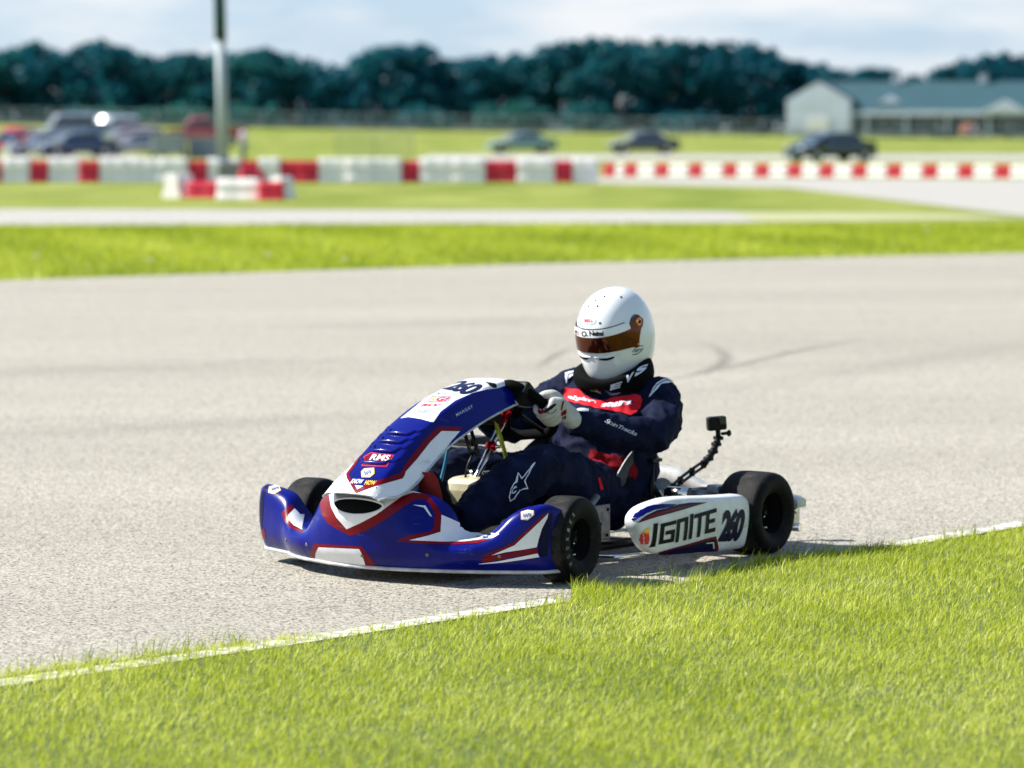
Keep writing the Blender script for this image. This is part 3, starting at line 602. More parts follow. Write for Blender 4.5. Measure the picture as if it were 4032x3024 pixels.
  ('poly', 'void', 0, 'D', [(.5962,.9882),(.5957,.9866),(.5946,.9854),(.5932,.9849),(.5917,.985),(.5904,.9858),(.5896,.9872),(.5894,.9889),(.5899,.9904),(.591,.9916),(.5924,.9922),(.5939,.9921),(.5952,.9912),(.596,.9898)]),
  ('poly', 'void', 0, 'D', [(.5586,.9948),(.5582,.994),(.5573,.9934),(.5561,.9933),(.5549,.9937),(.5538,.9945),(.5532,.9956),(.5531,.9968),(.5535,.9977),(.5544,.9982),(.5555,.9982),(.5567,.9977),(.5577,.9969),(.5584,.9959)]),
  ('poly', 'void', 0, 'D', [(.5931, 1.013),(.5927, 1.0119),(.5917, 1.0112),(.5905, 1.0108),(.5891, 1.0111),(.588, 1.0118),(.5874, 1.0129),(.5873, 1.0141),(.5877, 1.0152),(.5887, 1.016),(.59, 1.0163),(.5913, 1.0161),(.5924, 1.0153),(.593, 1.0142)]),
  ('poly', 'void', 0, 'D', [(.6534,.9852),(.6528,.9836),(.6516,.9822),(.65,.9814),(.6482,.9813),(.6467,.9819),(.6457,.9832),(.6454,.9848),(.6459,.9864),(.6471,.9877),(.6488,.9886),(.6506,.9887),(.6521,.9881),(.6531,.9868)]),
  ('poly', 'void', 0, 'D', [(.7051,.8293),(.7048,.828),(.7039,.8268),(.7026,.826),(.7012,.8259),(.6999,.8263),(.699,.8272),(.6987,.8285),(.699,.8299),(.6999,.831),(.7011,.8318),(.7026,.832),(.7039,.8315),(.7048,.8306)]),
  ('poly', 'print', 0, 'D', [(.561,.8978),(.5587,.8919),(.5525,.8877),(.5437,.8861),(.5341,.8876),(.5255,.8919),(.5197,.8981),(.5178,.9049),(.52,.9107),(.526,.9145),(.5346,.9156),(.5442,.914),(.5529,.91),(.5589,.9042)]),
  ('poly', 'helmet', 1, 'D', [(.5599,.8979),(.5578,.8924),(.5519,.8886),(.5435,.8872),(.5343,.8886),(.5261,.8926),(.5206,.8984),(.5187,.9047),(.5208,.91),(.5266,.9135),(.5348,.9145),(.544,.913),(.5523,.9092),(.558,.9039)]),
  ('text', 'brightred', 2, 'D', [(.5228,.8992),(.5519,.8944),(.5518,.9052),(.5233,.9105)], 'BELL', (.05,.0)),
  ('line', 'silverprint', 2, 'D', [[(.525,.8945),(.525,.8957),(.5478,.892),(.5478,.8908)]]),
  ('text', 'print', 0, 'D', [(.6977,.7938),(.7213,.8087),(.7169,.8147),(.6948,.8001)], 'BELL', (.03,.0)),
  ('line', 'print', 0, 'D', [[(.6878,.7932),(.6855,.7944),(.6981,.811),(.7003,.8098)], [(.6978,.8076),(.6965,.8097),(.714,.8198),(.7153,.8177)], [(.7121,.8165),(.7119,.819),(.7279,.8223),(.7281,.8199)]]),
  ('line', 'print', 0, 'D', [[(.6865,.7846),(.686,.787),(.7037,.791),(.7042,.7886)], [(.7022,.7877),(.7006,.7895),(.7179,.8024),(.7196,.8006)], [(.7179,.7989),(.7156,.8001),(.7257,.8137),(.7281,.8126)]]),
 ],
 'strip': [
  ('poly', 'red', 0, 'D', [(.4942,.8795),(.5059,.8716),(.5059,.8702),(.4942,.8782)]),
  ('poly', 'red', 0, 'D', [(.4942,.8762),(.5059,.8684),(.5059,.867),(.4942,.8749)]),
  ('poly', 'red', 0, 'D', [(.4942,.873),(.5059,.8652),(.5059,.8639),(.4942,.8716)]),
  ('poly', 'red', 0, 'D', [(.4942,.8697),(.506,.8621),(.506,.8607),(.4942,.8684)]),
  ('poly', 'red', 0, 'D', [(.4942,.8665),(.506,.859),(.506,.8576),(.4955,.8641)]),
  ('poly', 'red', 0, 'D', [(.4993,.8588),(.506,.8559),(.506,.8545),(.4994,.8586)]),
  ('poly', 'navy', 1, 'D', [(.494,.8801),(.4981,.8766),(.4981,.8677),(.494,.8711)]),
  ('text', 'print', 0, 'D', [(.5138,.8495),(.5849,.843),(.5842,.8618),(.5103,.8688)], 'O. Neisel', (.035,.0,.92)),
 ],
 'collar': [
  ('text', 'suitwhite', 0, 'D', [(.609,.6627),(.6457,.6707),(.649,.6891),(.604,.6793)], 'E', (.05,.1)),
  ('text', 'suitwhite', 0, 'D', [(.6567,.6792),(.6849,.697),(.6904,.723),(.6623,.7081)], 'V', (.05,.1)),
  ('text', 'suitwhite', 0, 'D', [(.6899,.7015),(.7358,.7353),(.7435,.7581),(.6962,.7346)], 'S', (.05,.1)),
 ],
 'glove': [
  ('poly', 'red', 0, 'D', [(.3351,.5374),(.3395,.5499),(.3491,.5418),(.3505,.5432),(.3545,.5461),(.3636,.5439),(.3589,.5348),(.351,.5263),(.3433,.5248),(.3366,.5301)]),
  ('poly', 'print', 1, 'D', [(.3533,.5284),(.3623,.5393),(.3773,.5517),(.394,.5608),(.3953,.5553),(.3808,.5415),(.3669,.5324)]),
  ('poly', 'red', 0, 'D', [(.4125,.5408),(.4141,.5596),(.419,.5704),(.4239,.5697),(.419,.5534),(.4161,.541)]),
  ('poly', 'red', 0, 'D', [(.4126,.5331),(.4313,.5448),(.4319,.5302),(.4142,.5216)]),
  ('poly', 'red', 0, 'D', [(.4154,.5183),(.4314,.5259),(.4311,.5162),(.4168,.5097)]),
  ('line', 'print', 1, 'D', [[(.3479,.5283),(.3478,.5301),(.3667,.5301),(.3668,.5285)], [(.3647,.5287),(.3652,.5303),(.3729,.5286),(.3725,.527)]]),
  ('line', 'print', 1, 'D', [[(.3786,.5244),(.3777,.5259),(.3908,.5338),(.3918,.5323)], [(.3908,.5313),(.3892,.5323),(.3962,.542),(.3978,.5411)]]),
 ],
}
# ================================================================ the place
def smooth(a, b, x):
    t = max(0.0, min(1.0, (x - a) / (b - a)))
    return t * t * (3 - 2 * t)
def ground_z(x, y):
    """flat round the track, then a gentle rise of the field towards the wood, higher on the left"""
    return smooth(225, 410, y) * max(0.3, 1.45 - x * 0.0155)

def grass_ground_mat():
    m = bpy.data.materials.new('mown_grass')
    m.use_nodes = True
    n = m.node_tree.nodes; l = m.node_tree.links
    b = n['Principled BSDF']
    b.inputs['Roughness'].default_value = 0.9
    b.inputs['Specular IOR Level'].default_value = 0.1
    t = n.new('ShaderNodeTexCoord')
    mp = n.new('ShaderNodeMapping'); mp.inputs['Scale'].default_value = (0.35, 0.09, 1)
    a = n.new('ShaderNodeTexNoise'); a.inputs['Scale'].default_value = 1.0; a.inputs['Detail'].default_value = 8; a.inputs['Roughness'].default_value = 0.62
    l.new(t.outputs['Object'], mp.inputs['Vector']); l.new(mp.outputs['Vector'], a.inputs['Vector'])
    k = n.new('ShaderNodeValToRGB')
    e = k.color_ramp.elements
    e[0].position = 0.34; e[0].color = (0.13, 0.175, 0.022, 1)
    e[1].position = 0.66; e[1].color = (0.26, 0.285, 0.070, 1)
    q = e.new(0.5); q.color = (0.19, 0.225, 0.040, 1)
    l.new(a.outputs['Fac'], k.inputs['Fac'])
    f = n.new('ShaderNodeTexNoise'); f.inputs['Scale'].default_value = 28; f.inputs['Detail'].default_value = 6
    l.new(t.outputs['Object'], f.inputs['Vector'])
    mm = n.new('ShaderNodeMix'); mm.data_type = 'RGBA'; mm.blend_type = 'OVERLAY'; mm.inputs[0].default_value = 0.5
    l.new(k.outputs['Color'], mm.inputs[6]); l.new(f.outputs['Color'], mm.inputs[7])
    fg = n.new('ShaderNodeRGBToBW'); l.new(f.outputs['Color'], fg.inputs[0]); l.new(fg.outputs[0], mm.inputs[7])
    l.new(mm.outputs[2], b.inputs['Base Color'])
    bp = n.new('ShaderNodeBump'); bp.inputs['Strength'].default_value = 0.5; bp.inputs['Distance'].default_value = 0.03
    l.new(f.outputs['Fac'], bp.inputs['Height']); l.new(bp.outputs['Normal'], b.inputs['Normal'])
    return m
def asphalt_mat(name, base, dark, streaks=True):
    m = bpy.data.materials.new(name)
    m.use_nodes = True
    n = m.node_tree.nodes; l = m.node_tree.links
    b = n['Principled BSDF']
    b.inputs['Roughness'].default_value = 0.85
    b.inputs['Specular IOR Level'].default_value = 0.25
    t = n.new('ShaderNodeTexCoord')
    # aggregate: pale stones in darker binder
    v = n.new('ShaderNodeTexVoronoi'); v.inputs['Scale'].default_value = 165
    l.new(t.outputs['Object'], v.inputs['Vector'])
    sx = n.new('ShaderNodeSeparateColor'); l.new(v.outputs['Color'], sx.inputs[0])
    k = n.new('ShaderNodeValToRGB')
    e = k.color_ramp.elements
    e[0].position = 0.06; e[0].color = (dark[0], dark[1], dark[2], 1)
    e[1].position = 0.95; e[1].color = (min(base[0] * 1.55, 0.9), min(base[1] * 1.52, 0.9), min(base[2] * 1.48, 0.9), 1)
    q = e.new(0.34); q.color = (*base, 1)
    l.new(sx.outputs[0], k.inputs['Fac'])
    g = n.new('ShaderNodeTexNoise'); g.inputs['Scale'].default_value = 300; g.inputs['Detail'].default_value = 3
    l.new(t.outputs['Object'], g.inputs['Vector'])
    o = n.new('ShaderNodeMix'); o.data_type = 'RGBA'; o.blend_type = 'OVERLAY'; o.inputs[0].default_value = 0.8
    l.new(k.outputs['Color'], o.inputs[6]); l.new(g.outputs['Fac'], o.inputs[7])
    last = o.outputs[2]
    if streaks:   # long worn bands along the driving line
        mp = n.new('ShaderNodeMapping'); mp.inputs['Rotation'].default_value = (0, 0, R(-12)); mp.inputs['Scale'].default_value = (0.13, 0.62, 1)
        a = n.new('ShaderNodeTexNoise'); a.inputs['Scale'].default_value = 1.0; a.inputs['Detail'].default_value = 5; a.inputs['Roughness'].default_value = 0.6
        l.new(t.outputs['Object'], mp.inputs['Vector']); l.new(mp.outputs['Vector'], a.inputs['Vector'])
        k2 = n.new('ShaderNodeValToRGB')
        k2.color_ramp.elements[0].position = 0.32; k2.color_ramp.elements[0].color = (0.89, 0.885, 0.88, 1)
        k2.color_ramp.elements[1].position = 0.62; k2.color_ramp.elements[1].color = (1.03, 1.03, 1.03, 1)
        l.new(a.outputs['Fac'], k2.inputs['Fac'])
        x = n.new('ShaderNodeMix'); x.data_type = 'RGBA'; x.blend_type = 'MULTIPLY'; x.inputs[0].default_value = 1
        l.new(last, x.inputs[6]); l.new(k2.outputs['Color'], x.inputs[7])
        last = x.outputs[2]
    l.new(last, b.inputs['Base Color'])
    bp = n.new('ShaderNodeBump'); bp.inputs['Strength'].default_value = 0.55; bp.inputs['Distance'].default_value = 0.002
    l.new(v.outputs['Distance'], bp.inputs['Height']); l.new(bp.outputs['Normal'], b.inputs['Normal'])
    return m
M['ground'] = grass_ground_mat()
M['asphalt'] = asphalt_mat('pale_track_asphalt', (0.312, 0.294, 0.247), (0.040, 0.037, 0.033))
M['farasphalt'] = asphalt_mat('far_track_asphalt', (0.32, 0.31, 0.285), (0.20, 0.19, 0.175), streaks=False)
M['paint'] = mat('worn_white_road_paint', (0.66, 0.64, 0.60), 0.8, noise=(26, 0.07, (0.30, 0.28, 0.25)))
M['paleverge'] = mat('dry_thin_grass', (0.36, 0.355, 0.22), 0.9, noise=(0.6, 0.3, (0.30, 0.31, 0.12)))

# ground: one sheet to the horizon
xs = sorted(set([-1500, -900, -600, -400, -300] + list(range(-240, 241, 20)) + [300, 400, 600, 900, 1500]))
ys = [-60, -20, 0, 10, 20, 40, 60, 100, 150, 200, 225, 240, 255, 270, 285, 300, 315, 330, 345, 360, 375, 390, 410, 450, 500, 600, 800, 1200, 2500]
g = MB()
g.grid([[(x, y, ground_z(x, y)) for x in xs] for y in ys], 'ground')
tag(g.build('ground', recalc=False), kind='structure')
M['soil'] = mat('dark_soil_and_thatch', (0.095, 0.135, 0.022), 1.0, noise=(35, 0.2, (0.050, 0.070, 0.016)))

EDGE = [(-8.0, 1.3), (-1.33, 9.17), (-0.61, 9.93), (0.19, 10.87), (1.87, 12.93), (12.0, 25.2)]          # near edge of the track
FAR = [(-22.0, 22.0), (-4.99, 34.58), (0.0, 38.81), (6.13, 42.52), (26.0, 51.0)]                           # far edge of the track
def flat_strip(name, A, B, key, z, kind='structure', nseg=1):
    """sheet between two polylines of equal length"""
    m_ = MB()
    rows = []
    for a, b in zip(A, B):
        rows.append([(a[0] + (b[0] - a[0]) * k / nseg, a[1] + (b[1] - a[1]) * k / nseg, z) for k in range(nseg + 1)])
    m_.grid(rows, key, smooth=False)
    o = m_.build(name, recalc=False)
    if o.data.polygons[0].normal.z < 0: o.data.flip_normals()
    return tag(o, kind=kind)
def along(P, n):
    """resample a polyline to n points"""
    d = [0]
    for a, b in zip(P[:-1], P[1:]): d.append(d[-1] + math.dist(a, b))
    out = []
    for i in range(n):
        s_ = d[-1] * i / (n - 1)
        j = max(k for k in range(len(d)) if d[k] <= s_ + 1e-9); j = min(j, len(P) - 2)
        t = (s_ - d[j]) / (d[j + 1] - d[j])
        out.append(tuple(P[j][k] + (P[j + 1][k] - P[j][k]) * t for k in range(len(P[0]))))
    return out
EA, FA = along(EDGE, 60), along(FAR, 60)
flat_strip('track', EA, FA, 'asphalt', 0.004)
def offs(P, w0, w1):
    A, B = [], []
    for i, p in enumerate(P):
        a = P[max(i - 1, 0)]; b = P[min(i + 1, len(P) - 1)]
        dx, dy = b[0] - a[0], b[1] - a[1]; L = math.hypot(dx, dy)
        A.append((p[0] - dy / L * w0, p[1] + dx / L * w0)); B.append((p[0] - dy / L * w1, p[1] + dx / L * w1))
    return A, B
EL = along(EDGE, 400)
A, B = offs(EL, 0.0, 0.095)
for lo_, hi_ in ((-99, .21), (1.33, 99)):      # overgrown between the two stretches
    ii = [i for i, p in enumerate(EL) if lo_ < p[0] < hi_]
    flat_strip('track_edge_line', [A[i] for i in ii], [B[i] for i in ii], 'paint', 0.009)

# second piece of track behind the first grass strip, joining the loop on the right
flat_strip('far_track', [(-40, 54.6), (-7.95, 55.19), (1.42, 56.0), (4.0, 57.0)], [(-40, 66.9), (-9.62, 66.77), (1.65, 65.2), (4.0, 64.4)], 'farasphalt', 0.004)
flat_strip('thin_verge', [(4.0, 57.0), (8.9, 60.0)], [(4.0, 64.4), (7.6, 62.9)], 'paleverge', 0.006)
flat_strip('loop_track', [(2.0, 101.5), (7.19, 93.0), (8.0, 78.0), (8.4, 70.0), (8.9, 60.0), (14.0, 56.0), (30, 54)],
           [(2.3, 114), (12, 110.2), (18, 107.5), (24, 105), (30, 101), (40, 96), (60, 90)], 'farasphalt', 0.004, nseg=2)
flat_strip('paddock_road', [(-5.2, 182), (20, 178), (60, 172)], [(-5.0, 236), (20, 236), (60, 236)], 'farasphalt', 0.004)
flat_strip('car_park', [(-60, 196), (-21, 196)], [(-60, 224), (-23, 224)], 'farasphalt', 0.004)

# dark tyre marks on the near track (thin rubber films)
def film_mat(name, dens):
    m = bpy.data.materials.new(name); m.use_nodes = True
    n = m.node_tree.nodes; l = m.node_tree.links
    b = n['Principled BSDF']; b.inputs['Base Color'].default_value = (0.055, 0.052, 0.05, 1); b.inputs['Roughness'].default_value = 0.8
    t = n.new('ShaderNodeUVMap'); t.uv_map = 'UVMap'
    s_ = n.new('ShaderNodeSeparateXYZ'); l.new(t.outputs['UV'], s_.inputs[0])
    # profile across the mark, 0 at both sides, worn out at both ends
    def tri(sock):
        a = n.new('ShaderNodeMath'); a.operation = 'PINGPONG'; a.inputs[1].default_value = 0.5; l.new(sock, a.inputs[0])
        c = n.new('ShaderNodeMath'); c.operation = 'MULTIPLY'; c.inputs[1].default_value = 2; l.new(a.outputs[0], c.inputs[0])
        d = n.new('ShaderNodeMapRange'); d.interpolation_type = 'SMOOTHSTEP'; l.new(c.outputs[0], d.inputs[0])
        return d.outputs[0]
    p = n.new('ShaderNodeMath'); p.operation = 'MULTIPLY'; l.new(tri(s_.outputs[0]), p.inputs[0]); l.new(tri(s_.outputs[1]), p.inputs[1])
    z_ = n.new('ShaderNodeTexNoise'); z_.inputs['Scale'].default_value = 60; tc_ = n.new('ShaderNodeTexCoord'); l.new(tc_.outputs['Object'], z_.inputs['Vector'])
    q = n.new('ShaderNodeMath'); q.operation = 'MULTIPLY'; l.new(p.outputs[0], q.inputs[0]); l.new(z_.outputs['Fac'], q.inputs[1])
    r_ = n.new('ShaderNodeMath'); r_.operation = 'MULTIPLY'; r_.inputs[1].default_value = dens * 2; l.new(q.outputs[0], r_.inputs[0])
    l.new(r_.outputs[0], b.inputs['Alpha'])
    return m
M['skid'] = film_mat('rubber_skid_film', 0.27)
M['skidwide'] = film_mat('wide_rubber_film', 0.075)
def mark(pts, wd, key, z=0.0075):
    P = cmr(pts, 10)
    A, B = offs([tuple(p) for p in P], -wd / 2, wd / 2)
    me = bpy.data.meshes.new('tyre_mark')
    n = len(P)
    me.from_pydata([(a[0], a[1], z) for a in A] + [(b[0], b[1], z) for b in B], [], [[i, i + 1, n + i + 1, n + i] for i in range(n - 1)])
    uv = me.uv_layers.new(name='UVMap')
    for p in me.polygons:
        for li, vi in zip(p.loop_indices, p.vertices):
            i = vi % n
            uv.data[li].uv = (i / (n - 1), 0.0 if vi < n else 1.0)
    me.materials.append(M[key])
    o = bpy.data.objects.new('tyre_mark', me); COL.objects.link(o)
    return tag(o, kind='structure')
mark([(1.18, 24.9), (1.32, 24.2), (1.38, 23.2), (1.32, 22.2), (1.14, 21.3), (0.85, 20.5), (0.55, 20.0)], 0.16, 'skid')
mark([(1.05, 21.0), (1.28, 21.58), (1.8, 23.16), (2.3, 24.4), (2.9, 25.6)], 0.14, 'skid', 0.0085)
mark([(0.12, 21.4), (0.21, 22.3), (0.33, 23.3), (0.52, 24.3)], 0.12, 'skid')
mark([(-6, 20.0), (-3.3, 21.2), (-1.5, 22.2), (0.5, 22.9)], 1.3, 'skidwide', 0.0072)
mark([(-3.0, 26.0), (-0.9, 26.7), (0.6, 27.5), (2.4, 28.3)], 1.5, 'skidwide', 0.0076)
mark([(-5, 15.2), (-2.4, 16.8), (-0.6, 18.3), (0.6, 19.4)], 0.9, 'skidwide', 0.0071)
mark([(0.2, 18.4), (1.6, 20.6), (3.1, 23.4), (5.2, 27.4)], 0.8, 'skidwide', 0.0074)
# ================================================================ far things
M['barred'] = mat('red_barrier_plastic', (0.62, 0.006, 0.035), 0.42, noise=(3, 0.3, (0.5, 0.01, 0.03)))
M['barwhite'] = mat('white_barrier_plastic', (0.90, 0.87, 0.82), 0.45, noise=(3, 0.3, (0.82, 0.79, 0.74)))
M['concrete'] = mat('grey_concrete', (0.28, 0.29, 0.27), 0.9, noise=(8, 0.3, (0.2, 0.21, 0.2)))
M['galv'] = mat('galvanised_pole', (0.34, 0.40, 0.43), 0.65)
M['greenpole'] = mat('dark_green_pole', (0.004, 0.055, 0.065), 0.5)  # upper length of the pole, a darker green
def ordinal(k):
    w1 = ['first', 'second', 'third', 'fourth', 'fifth', 'sixth', 'seventh', 'eighth', 'ninth', 'tenth', 'eleventh', 'twelfth', 'thirteenth', 'fourteenth', 'fifteenth', 'sixteenth', 'seventeenth', 'eighteenth', 'nineteenth', 'twentieth']
    return w1[k] if k < 20 else 'twenty-' + w1[k - 20]
def barrier(loc, ln, wd, h, key, rz, label, group, sag=0.0):
    """hollow plastic track barrier: foot wider than the top, waist groove, rounded ends, bolt recess"""
    prof = [(-0.5, 0.0), (-0.5, 0.16), (-0.44, 0.26), (-0.36, 0.34), (-0.34, 0.55), (-0.38, 0.60), (-0.34, 0.66), (-0.31, 0.92), (-0.26, 0.985), (-0.15, 1.0)]
    prof = prof + [(-a, b) for a, b in reversed(prof)]
    rows = []
    for t, k in ((-0.5, 0.94), (-0.485, 0.98), (-0.45, 1.0), (-0.08, 1.0), (-0.05, 0.985), (0.05, 0.985), (0.08, 1.0), (0.45, 1.0), (0.485, 0.98), (0.5, 0.94)):
        rows.append([(t * ln, a * wd * k, max(0.0, b * h * (0.5 + 0.5 * k))) for a, b in prof])
    m_ = MB()
    m_.grid(rows, key)
    n = len(prof)
    m_.add(rows[0], [list(range(n))], key, False); m_.add(rows[-1], [list(range(n))[::-1]], key, False)
    for t in (-0.25, 0.25):
        m_.box((t * ln, -0.345 * wd, h * 0.45), (ln * 0.07, 0.02, h * 0.05), key, bevel=0.005)
    o = m_.build('barrier_block')
    o.location = loc; o.rotation_euler = (0, 0, rz)
    return tag(o, label, 'barrier block', group)
def UX(u, y): return (u - 1106.0) / 7670.0 * y * 1.0    # lateral place of a sighting on the far, flat ground
# long wall on the left, reds and whites as they stand
seq = [(-60, -5, 'w'), (-5, 10, 'r'), (10, 68, 'w'), (68, 108, 'r'), (108, 175, 'w'), (175, 218, 'r'), (218, 282, 'w'), (282, 345, 'w'), (345, 408, 'w'), (408, 450, 'r'),
       (450, 520, 'w'), (520, 560, 'r'), (560, 606, 'w'), (606, 648, 'r'), (648, 689, 'r'), (689, 750, 'w'), (750, 810, 'w'), (810, 868, 'w'), (868, 908, 'r'),
       (908, 978, 'w'), (978, 1048, 'w'), (1048, 1083, 'r'), (1083, 1117, 'r'), (1117, 1198, 'w'), (1198, 1236, 'r'), (1236, 1292, 'w')]
nr = nw = 0
for a, b, c in seq:
    y = 102.3
    x = (UX(a, y) + UX(b, y)) / 2; ln = UX(b, y) - UX(a, y)
    if c == 'r': lab = ordinal(nr) + ' red block from the left in the nearer long barrier wall'; nr += 1
    else: lab = ordinal(nw) + ' white block from the left in the nearer long barrier wall'; nw += 1
    barrier((x, y + random.Random(int(a) + 99).uniform(-0.07, 0.07), 0.0), ln - 0.004, 0.55, 0.70 if c == 'w' else 0.62, 'barwhite' if c == 'w' else 'barred', 0, lab, 'blocks of the nearer barrier wall')
# lower wall on the right
reds = [1318, 1365, 1432, 1505, 1579, 1648, 1718, 1787, 1858, 1933, 2010, 2087, 2166, 2246]
edges = []
for i, r_ in enumerate(reds):
    hw = 14 + i * 0.25
    edges.append((r_ - hw, r_ + hw, 'r'))
    if i < len(reds) - 1: edges.append((r_ + hw, reds[i + 1] - (14 + (i + 1) * 0.25), 'w'))
nr = nw = 0
for a, b, c in edges:
    um = (a + b) / 2
    y = 117.5 - (um - 1290) / 922 * 4.6
    x = UX(um, y); ln = (b - a) / 7670 * y
    if c == 'r': lab = ordinal(nr) + ' red block from the left in the lower barrier wall at right'; nr += 1
    else: lab = ordinal(nw) + ' white block from the left in the lower barrier wall at right'; nw += 1
    barrier((x, y, 0.0), ln - 0.015, 0.45, 0.40, 'barwhite' if c == 'w' else 'barred', math.atan2(-4.6, 13.6), lab, 'blocks of the lower barrier wall')
# ring of blocks round the pole
for (u, y, ln, h, c, rz, lab) in [
        (388, 78.6, 0.62, 0.52, 'w', R(60), 'tall white barrier block at the left end of the ring around the pole'),
        (442, 78.2, 0.72, 0.36, 'r', R(-12), 'long red barrier block left of the pole in the ring in front'),
        (518, 76.0, 0.90, 0.46, 'w', R(-8), 'wide white barrier block directly in front of the pole'),
        (588, 75.6, 0.52, 0.40, 'r', R(-5), 'dark red barrier block at the right end of the ring round the pole'),
        (610, 78.5, 0.40, 0.46, 'w', R(50), 'small white barrier block closing the right end of the pole ring'),
        (545, 88.5, 0.6, 0.5, 'r', R(15), 'red barrier block behind the pole on its right')]:
    barrier((UX(u, y), y, 0.0), ln, 0.5, h, 'barwhite' if c == 'w' else 'barred', rz, lab, 'barrier blocks around the pole')

# pole
pl = empty('light_pole', (-7.16, 90, 0))
tag(pl, 'tall grey metal pole on a square concrete footing behind the barrier ring', 'pole')
m_ = MB(); m_.box((0.02, 0, 0.34), (0.56, 0.56, 0.68), 'concrete', bevel=0.03); m_.build('footing', pl)
m_ = MB(); m_.tube([(-0.14, 0, 0.66), (-0.17, 0, 2.4), (-0.20, 0, 3.75)], [0.145, 0.135, 0.13], 'galv', seg=20)
m_.lathe([(0.22, 0.68), (0.22, 0.72), (0.15, 0.73)], 'galv', origin=(-0.14, 0, 0), axis='Z'); m_.build('pole', pl)
m_ = MB(); m_.tube([(-0.195, 0, 3.76), (-0.22, 0, 5.0), (-0.24, 0, 9.0)], [0.15, 0.15, 0.13], 'greenpole', seg=20); m_.build('upper_pole', pl)
m_ = MB(); m_.box((-0.18, -0.35, 9.05), (0.4, 0.9, 0.14), 'galv', bevel=0.04); m_.build('lamp_head', pl)

# fence along the far side of the field
M['mesh'] = mat('fence_wire', (0.30, 0.36, 0.38), 0.5)
mm = M['mesh']; n_ = mm.node_tree.nodes; l_ = mm.node_tree.links
tcx = n_.new('ShaderNodeTexCoord'); wv = n_.new('ShaderNodeTexChecker'); wv.inputs['Scale'].default_value = 24
l_.new(tcx.outputs['Object'], wv.inputs['Vector'])
mr = n_.new('ShaderNodeMapRange'); mr.inputs[3].default_value = 0.10; mr.inputs[4].default_value = 0.26
l_.new(wv.outputs['Fac'], mr.inputs[0]); l_.new(mr.outputs[0], n_['Principled BSDF'].inputs['Alpha'])
M['olivewire'] = mat('weathered_wire', (0.16, 0.18, 0.10), 0.7)
def fence(P, hgt, label, rail=False, step=4.0, name='wire_fence', fr='galv', r0=0.035):
    f = empty(name, (P[0][0], P[0][1], 0))
    tag(f, label, 'fence')
    L = math.dist(P[0], P[-1]); n = int(L / step)
    Q = along(P, n + 1)
    ox, oy = P[0]
    z = [ground_z(*q) for q in Q]
    a = MB(); a.grid([[(q[0] - ox, q[1] - oy, zz + 0.05) for q, zz in zip(Q, z)], [(q[0] - ox, q[1] - oy, zz + hgt) for q, zz in zip(Q, z)]], 'mesh', smooth=False)
    a.build('mesh_panel', f)
    a = MB(); a.tube([(q[0] - ox, q[1] - oy, zz + hgt) for q, zz in zip(Q, z)], r0, fr, seg=6); a.build('top_rail', f)
    for q, zz in zip(Q, z):
        a = MB(); a.tube([(q[0] - ox, q[1] - oy, zz), (q[0] - ox, q[1] - oy, zz + hgt + 0.05)], r0 * 1.3, fr, seg=6); a.build('post', f)
    if rail:
        a = MB(); a.box((L / 2, -1.0, 0), (L, 0.1, 0.1), 'galv') if False else a.grid([[(q[0] - ox, q[1] - oy - 0.6, zz + 0.25) for q, zz in zip(Q, z)], [(q[0] - ox, q[1] - oy - 0.68, zz + 0.42) for q, zz in zip(Q, z)], [(q[0] - ox, q[1] - oy - 0.6, zz + 0.6) for q, zz in zip(Q, z)]], 'rail')
        a.build('guard_rail', f)
M['rail'] = mat('weathered_guard_rail', (0.40, 0.44, 0.46), 0.5, metal=0.3, noise=(0.4, 0.1, (0.16, 0.2, 0.22)))
fence([(-92, 400), (92, 400)], 1.75, 'long wire fence with a pale guard rail at the edge of the far wood', rail=True)
fence([(-9.4, 190), (-5.3, 190)], 1.6, 'short low wire fence on the field left of the paddock road', step=1.4, fr='olivewire', r0=0.018)

# building with a green metal roof
M['siding'] = mat('white_siding', (0.68, 0.73, 0.90), 0.7, noise=(0.5, 0.3, (0.5, 0.56, 0.6)))
M['greenroof'] = mat('green_metal_roof', (0.010, 0.056, 0.074), 0.7, metal=0.0, noise=(0.4, 0.3, (0.016, 0.070, 0.09)))
M['darkwall'] = mat('dark_glazed_wall', (0.03, 0.07, 0.11), 0.4)  # one even dark blue for the long wall
M['glass'] = mat('dark_window_glass', (0.02, 0.035, 0.05), 0.08, coat=0.3)
b = empty('barn_building', (33.6, 436, 0.95)); b.rotation_euler = (0, 0, R(-16))
tag(b, 'long building with green metal roof and white gabled end beyond the field', 'building')
Wd, Ev, Rg, Ln, Dp = 7.9, 4.4, 6.6, 46.0, 12.0
m_ = MB()   # white gable wing: its ridge runs away from the track
m_.prism([(0, 0), (Wd, 0), (Wd, Ev), (Wd / 2, Rg), (0, Ev)], 0, Dp, 'siding', lambda a, c, y: (a, y, c)); m_.build('wall', b)
m_ = MB(); m_.prism([(-0.35, Ev - 0.2), (Wd / 2, Rg + 0.06), (Wd + 0.35, Ev - 0.2), (Wd + 0.35, Ev - 0.02), (Wd / 2, Rg + 0.26), (-0.35, Ev - 0.02)], 0.5, Dp + 0.5, 'greenroof', lambda a, c, y: (a, y, c)); m_.build('roof', b)
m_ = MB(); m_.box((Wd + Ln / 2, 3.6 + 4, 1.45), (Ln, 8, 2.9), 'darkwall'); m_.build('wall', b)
m_ = MB(); m_.prism([(0.6, 3.1), (6.2, Rg + 0.1), (11.8, 3.1), (11.8, 2.9), (6.2, Rg - 0.1), (0.6, 2.9)], Wd / 2, Wd + Ln, 'greenroof', lambda a, c, y: (y, a, c)); rf = m_.build('roof', b)
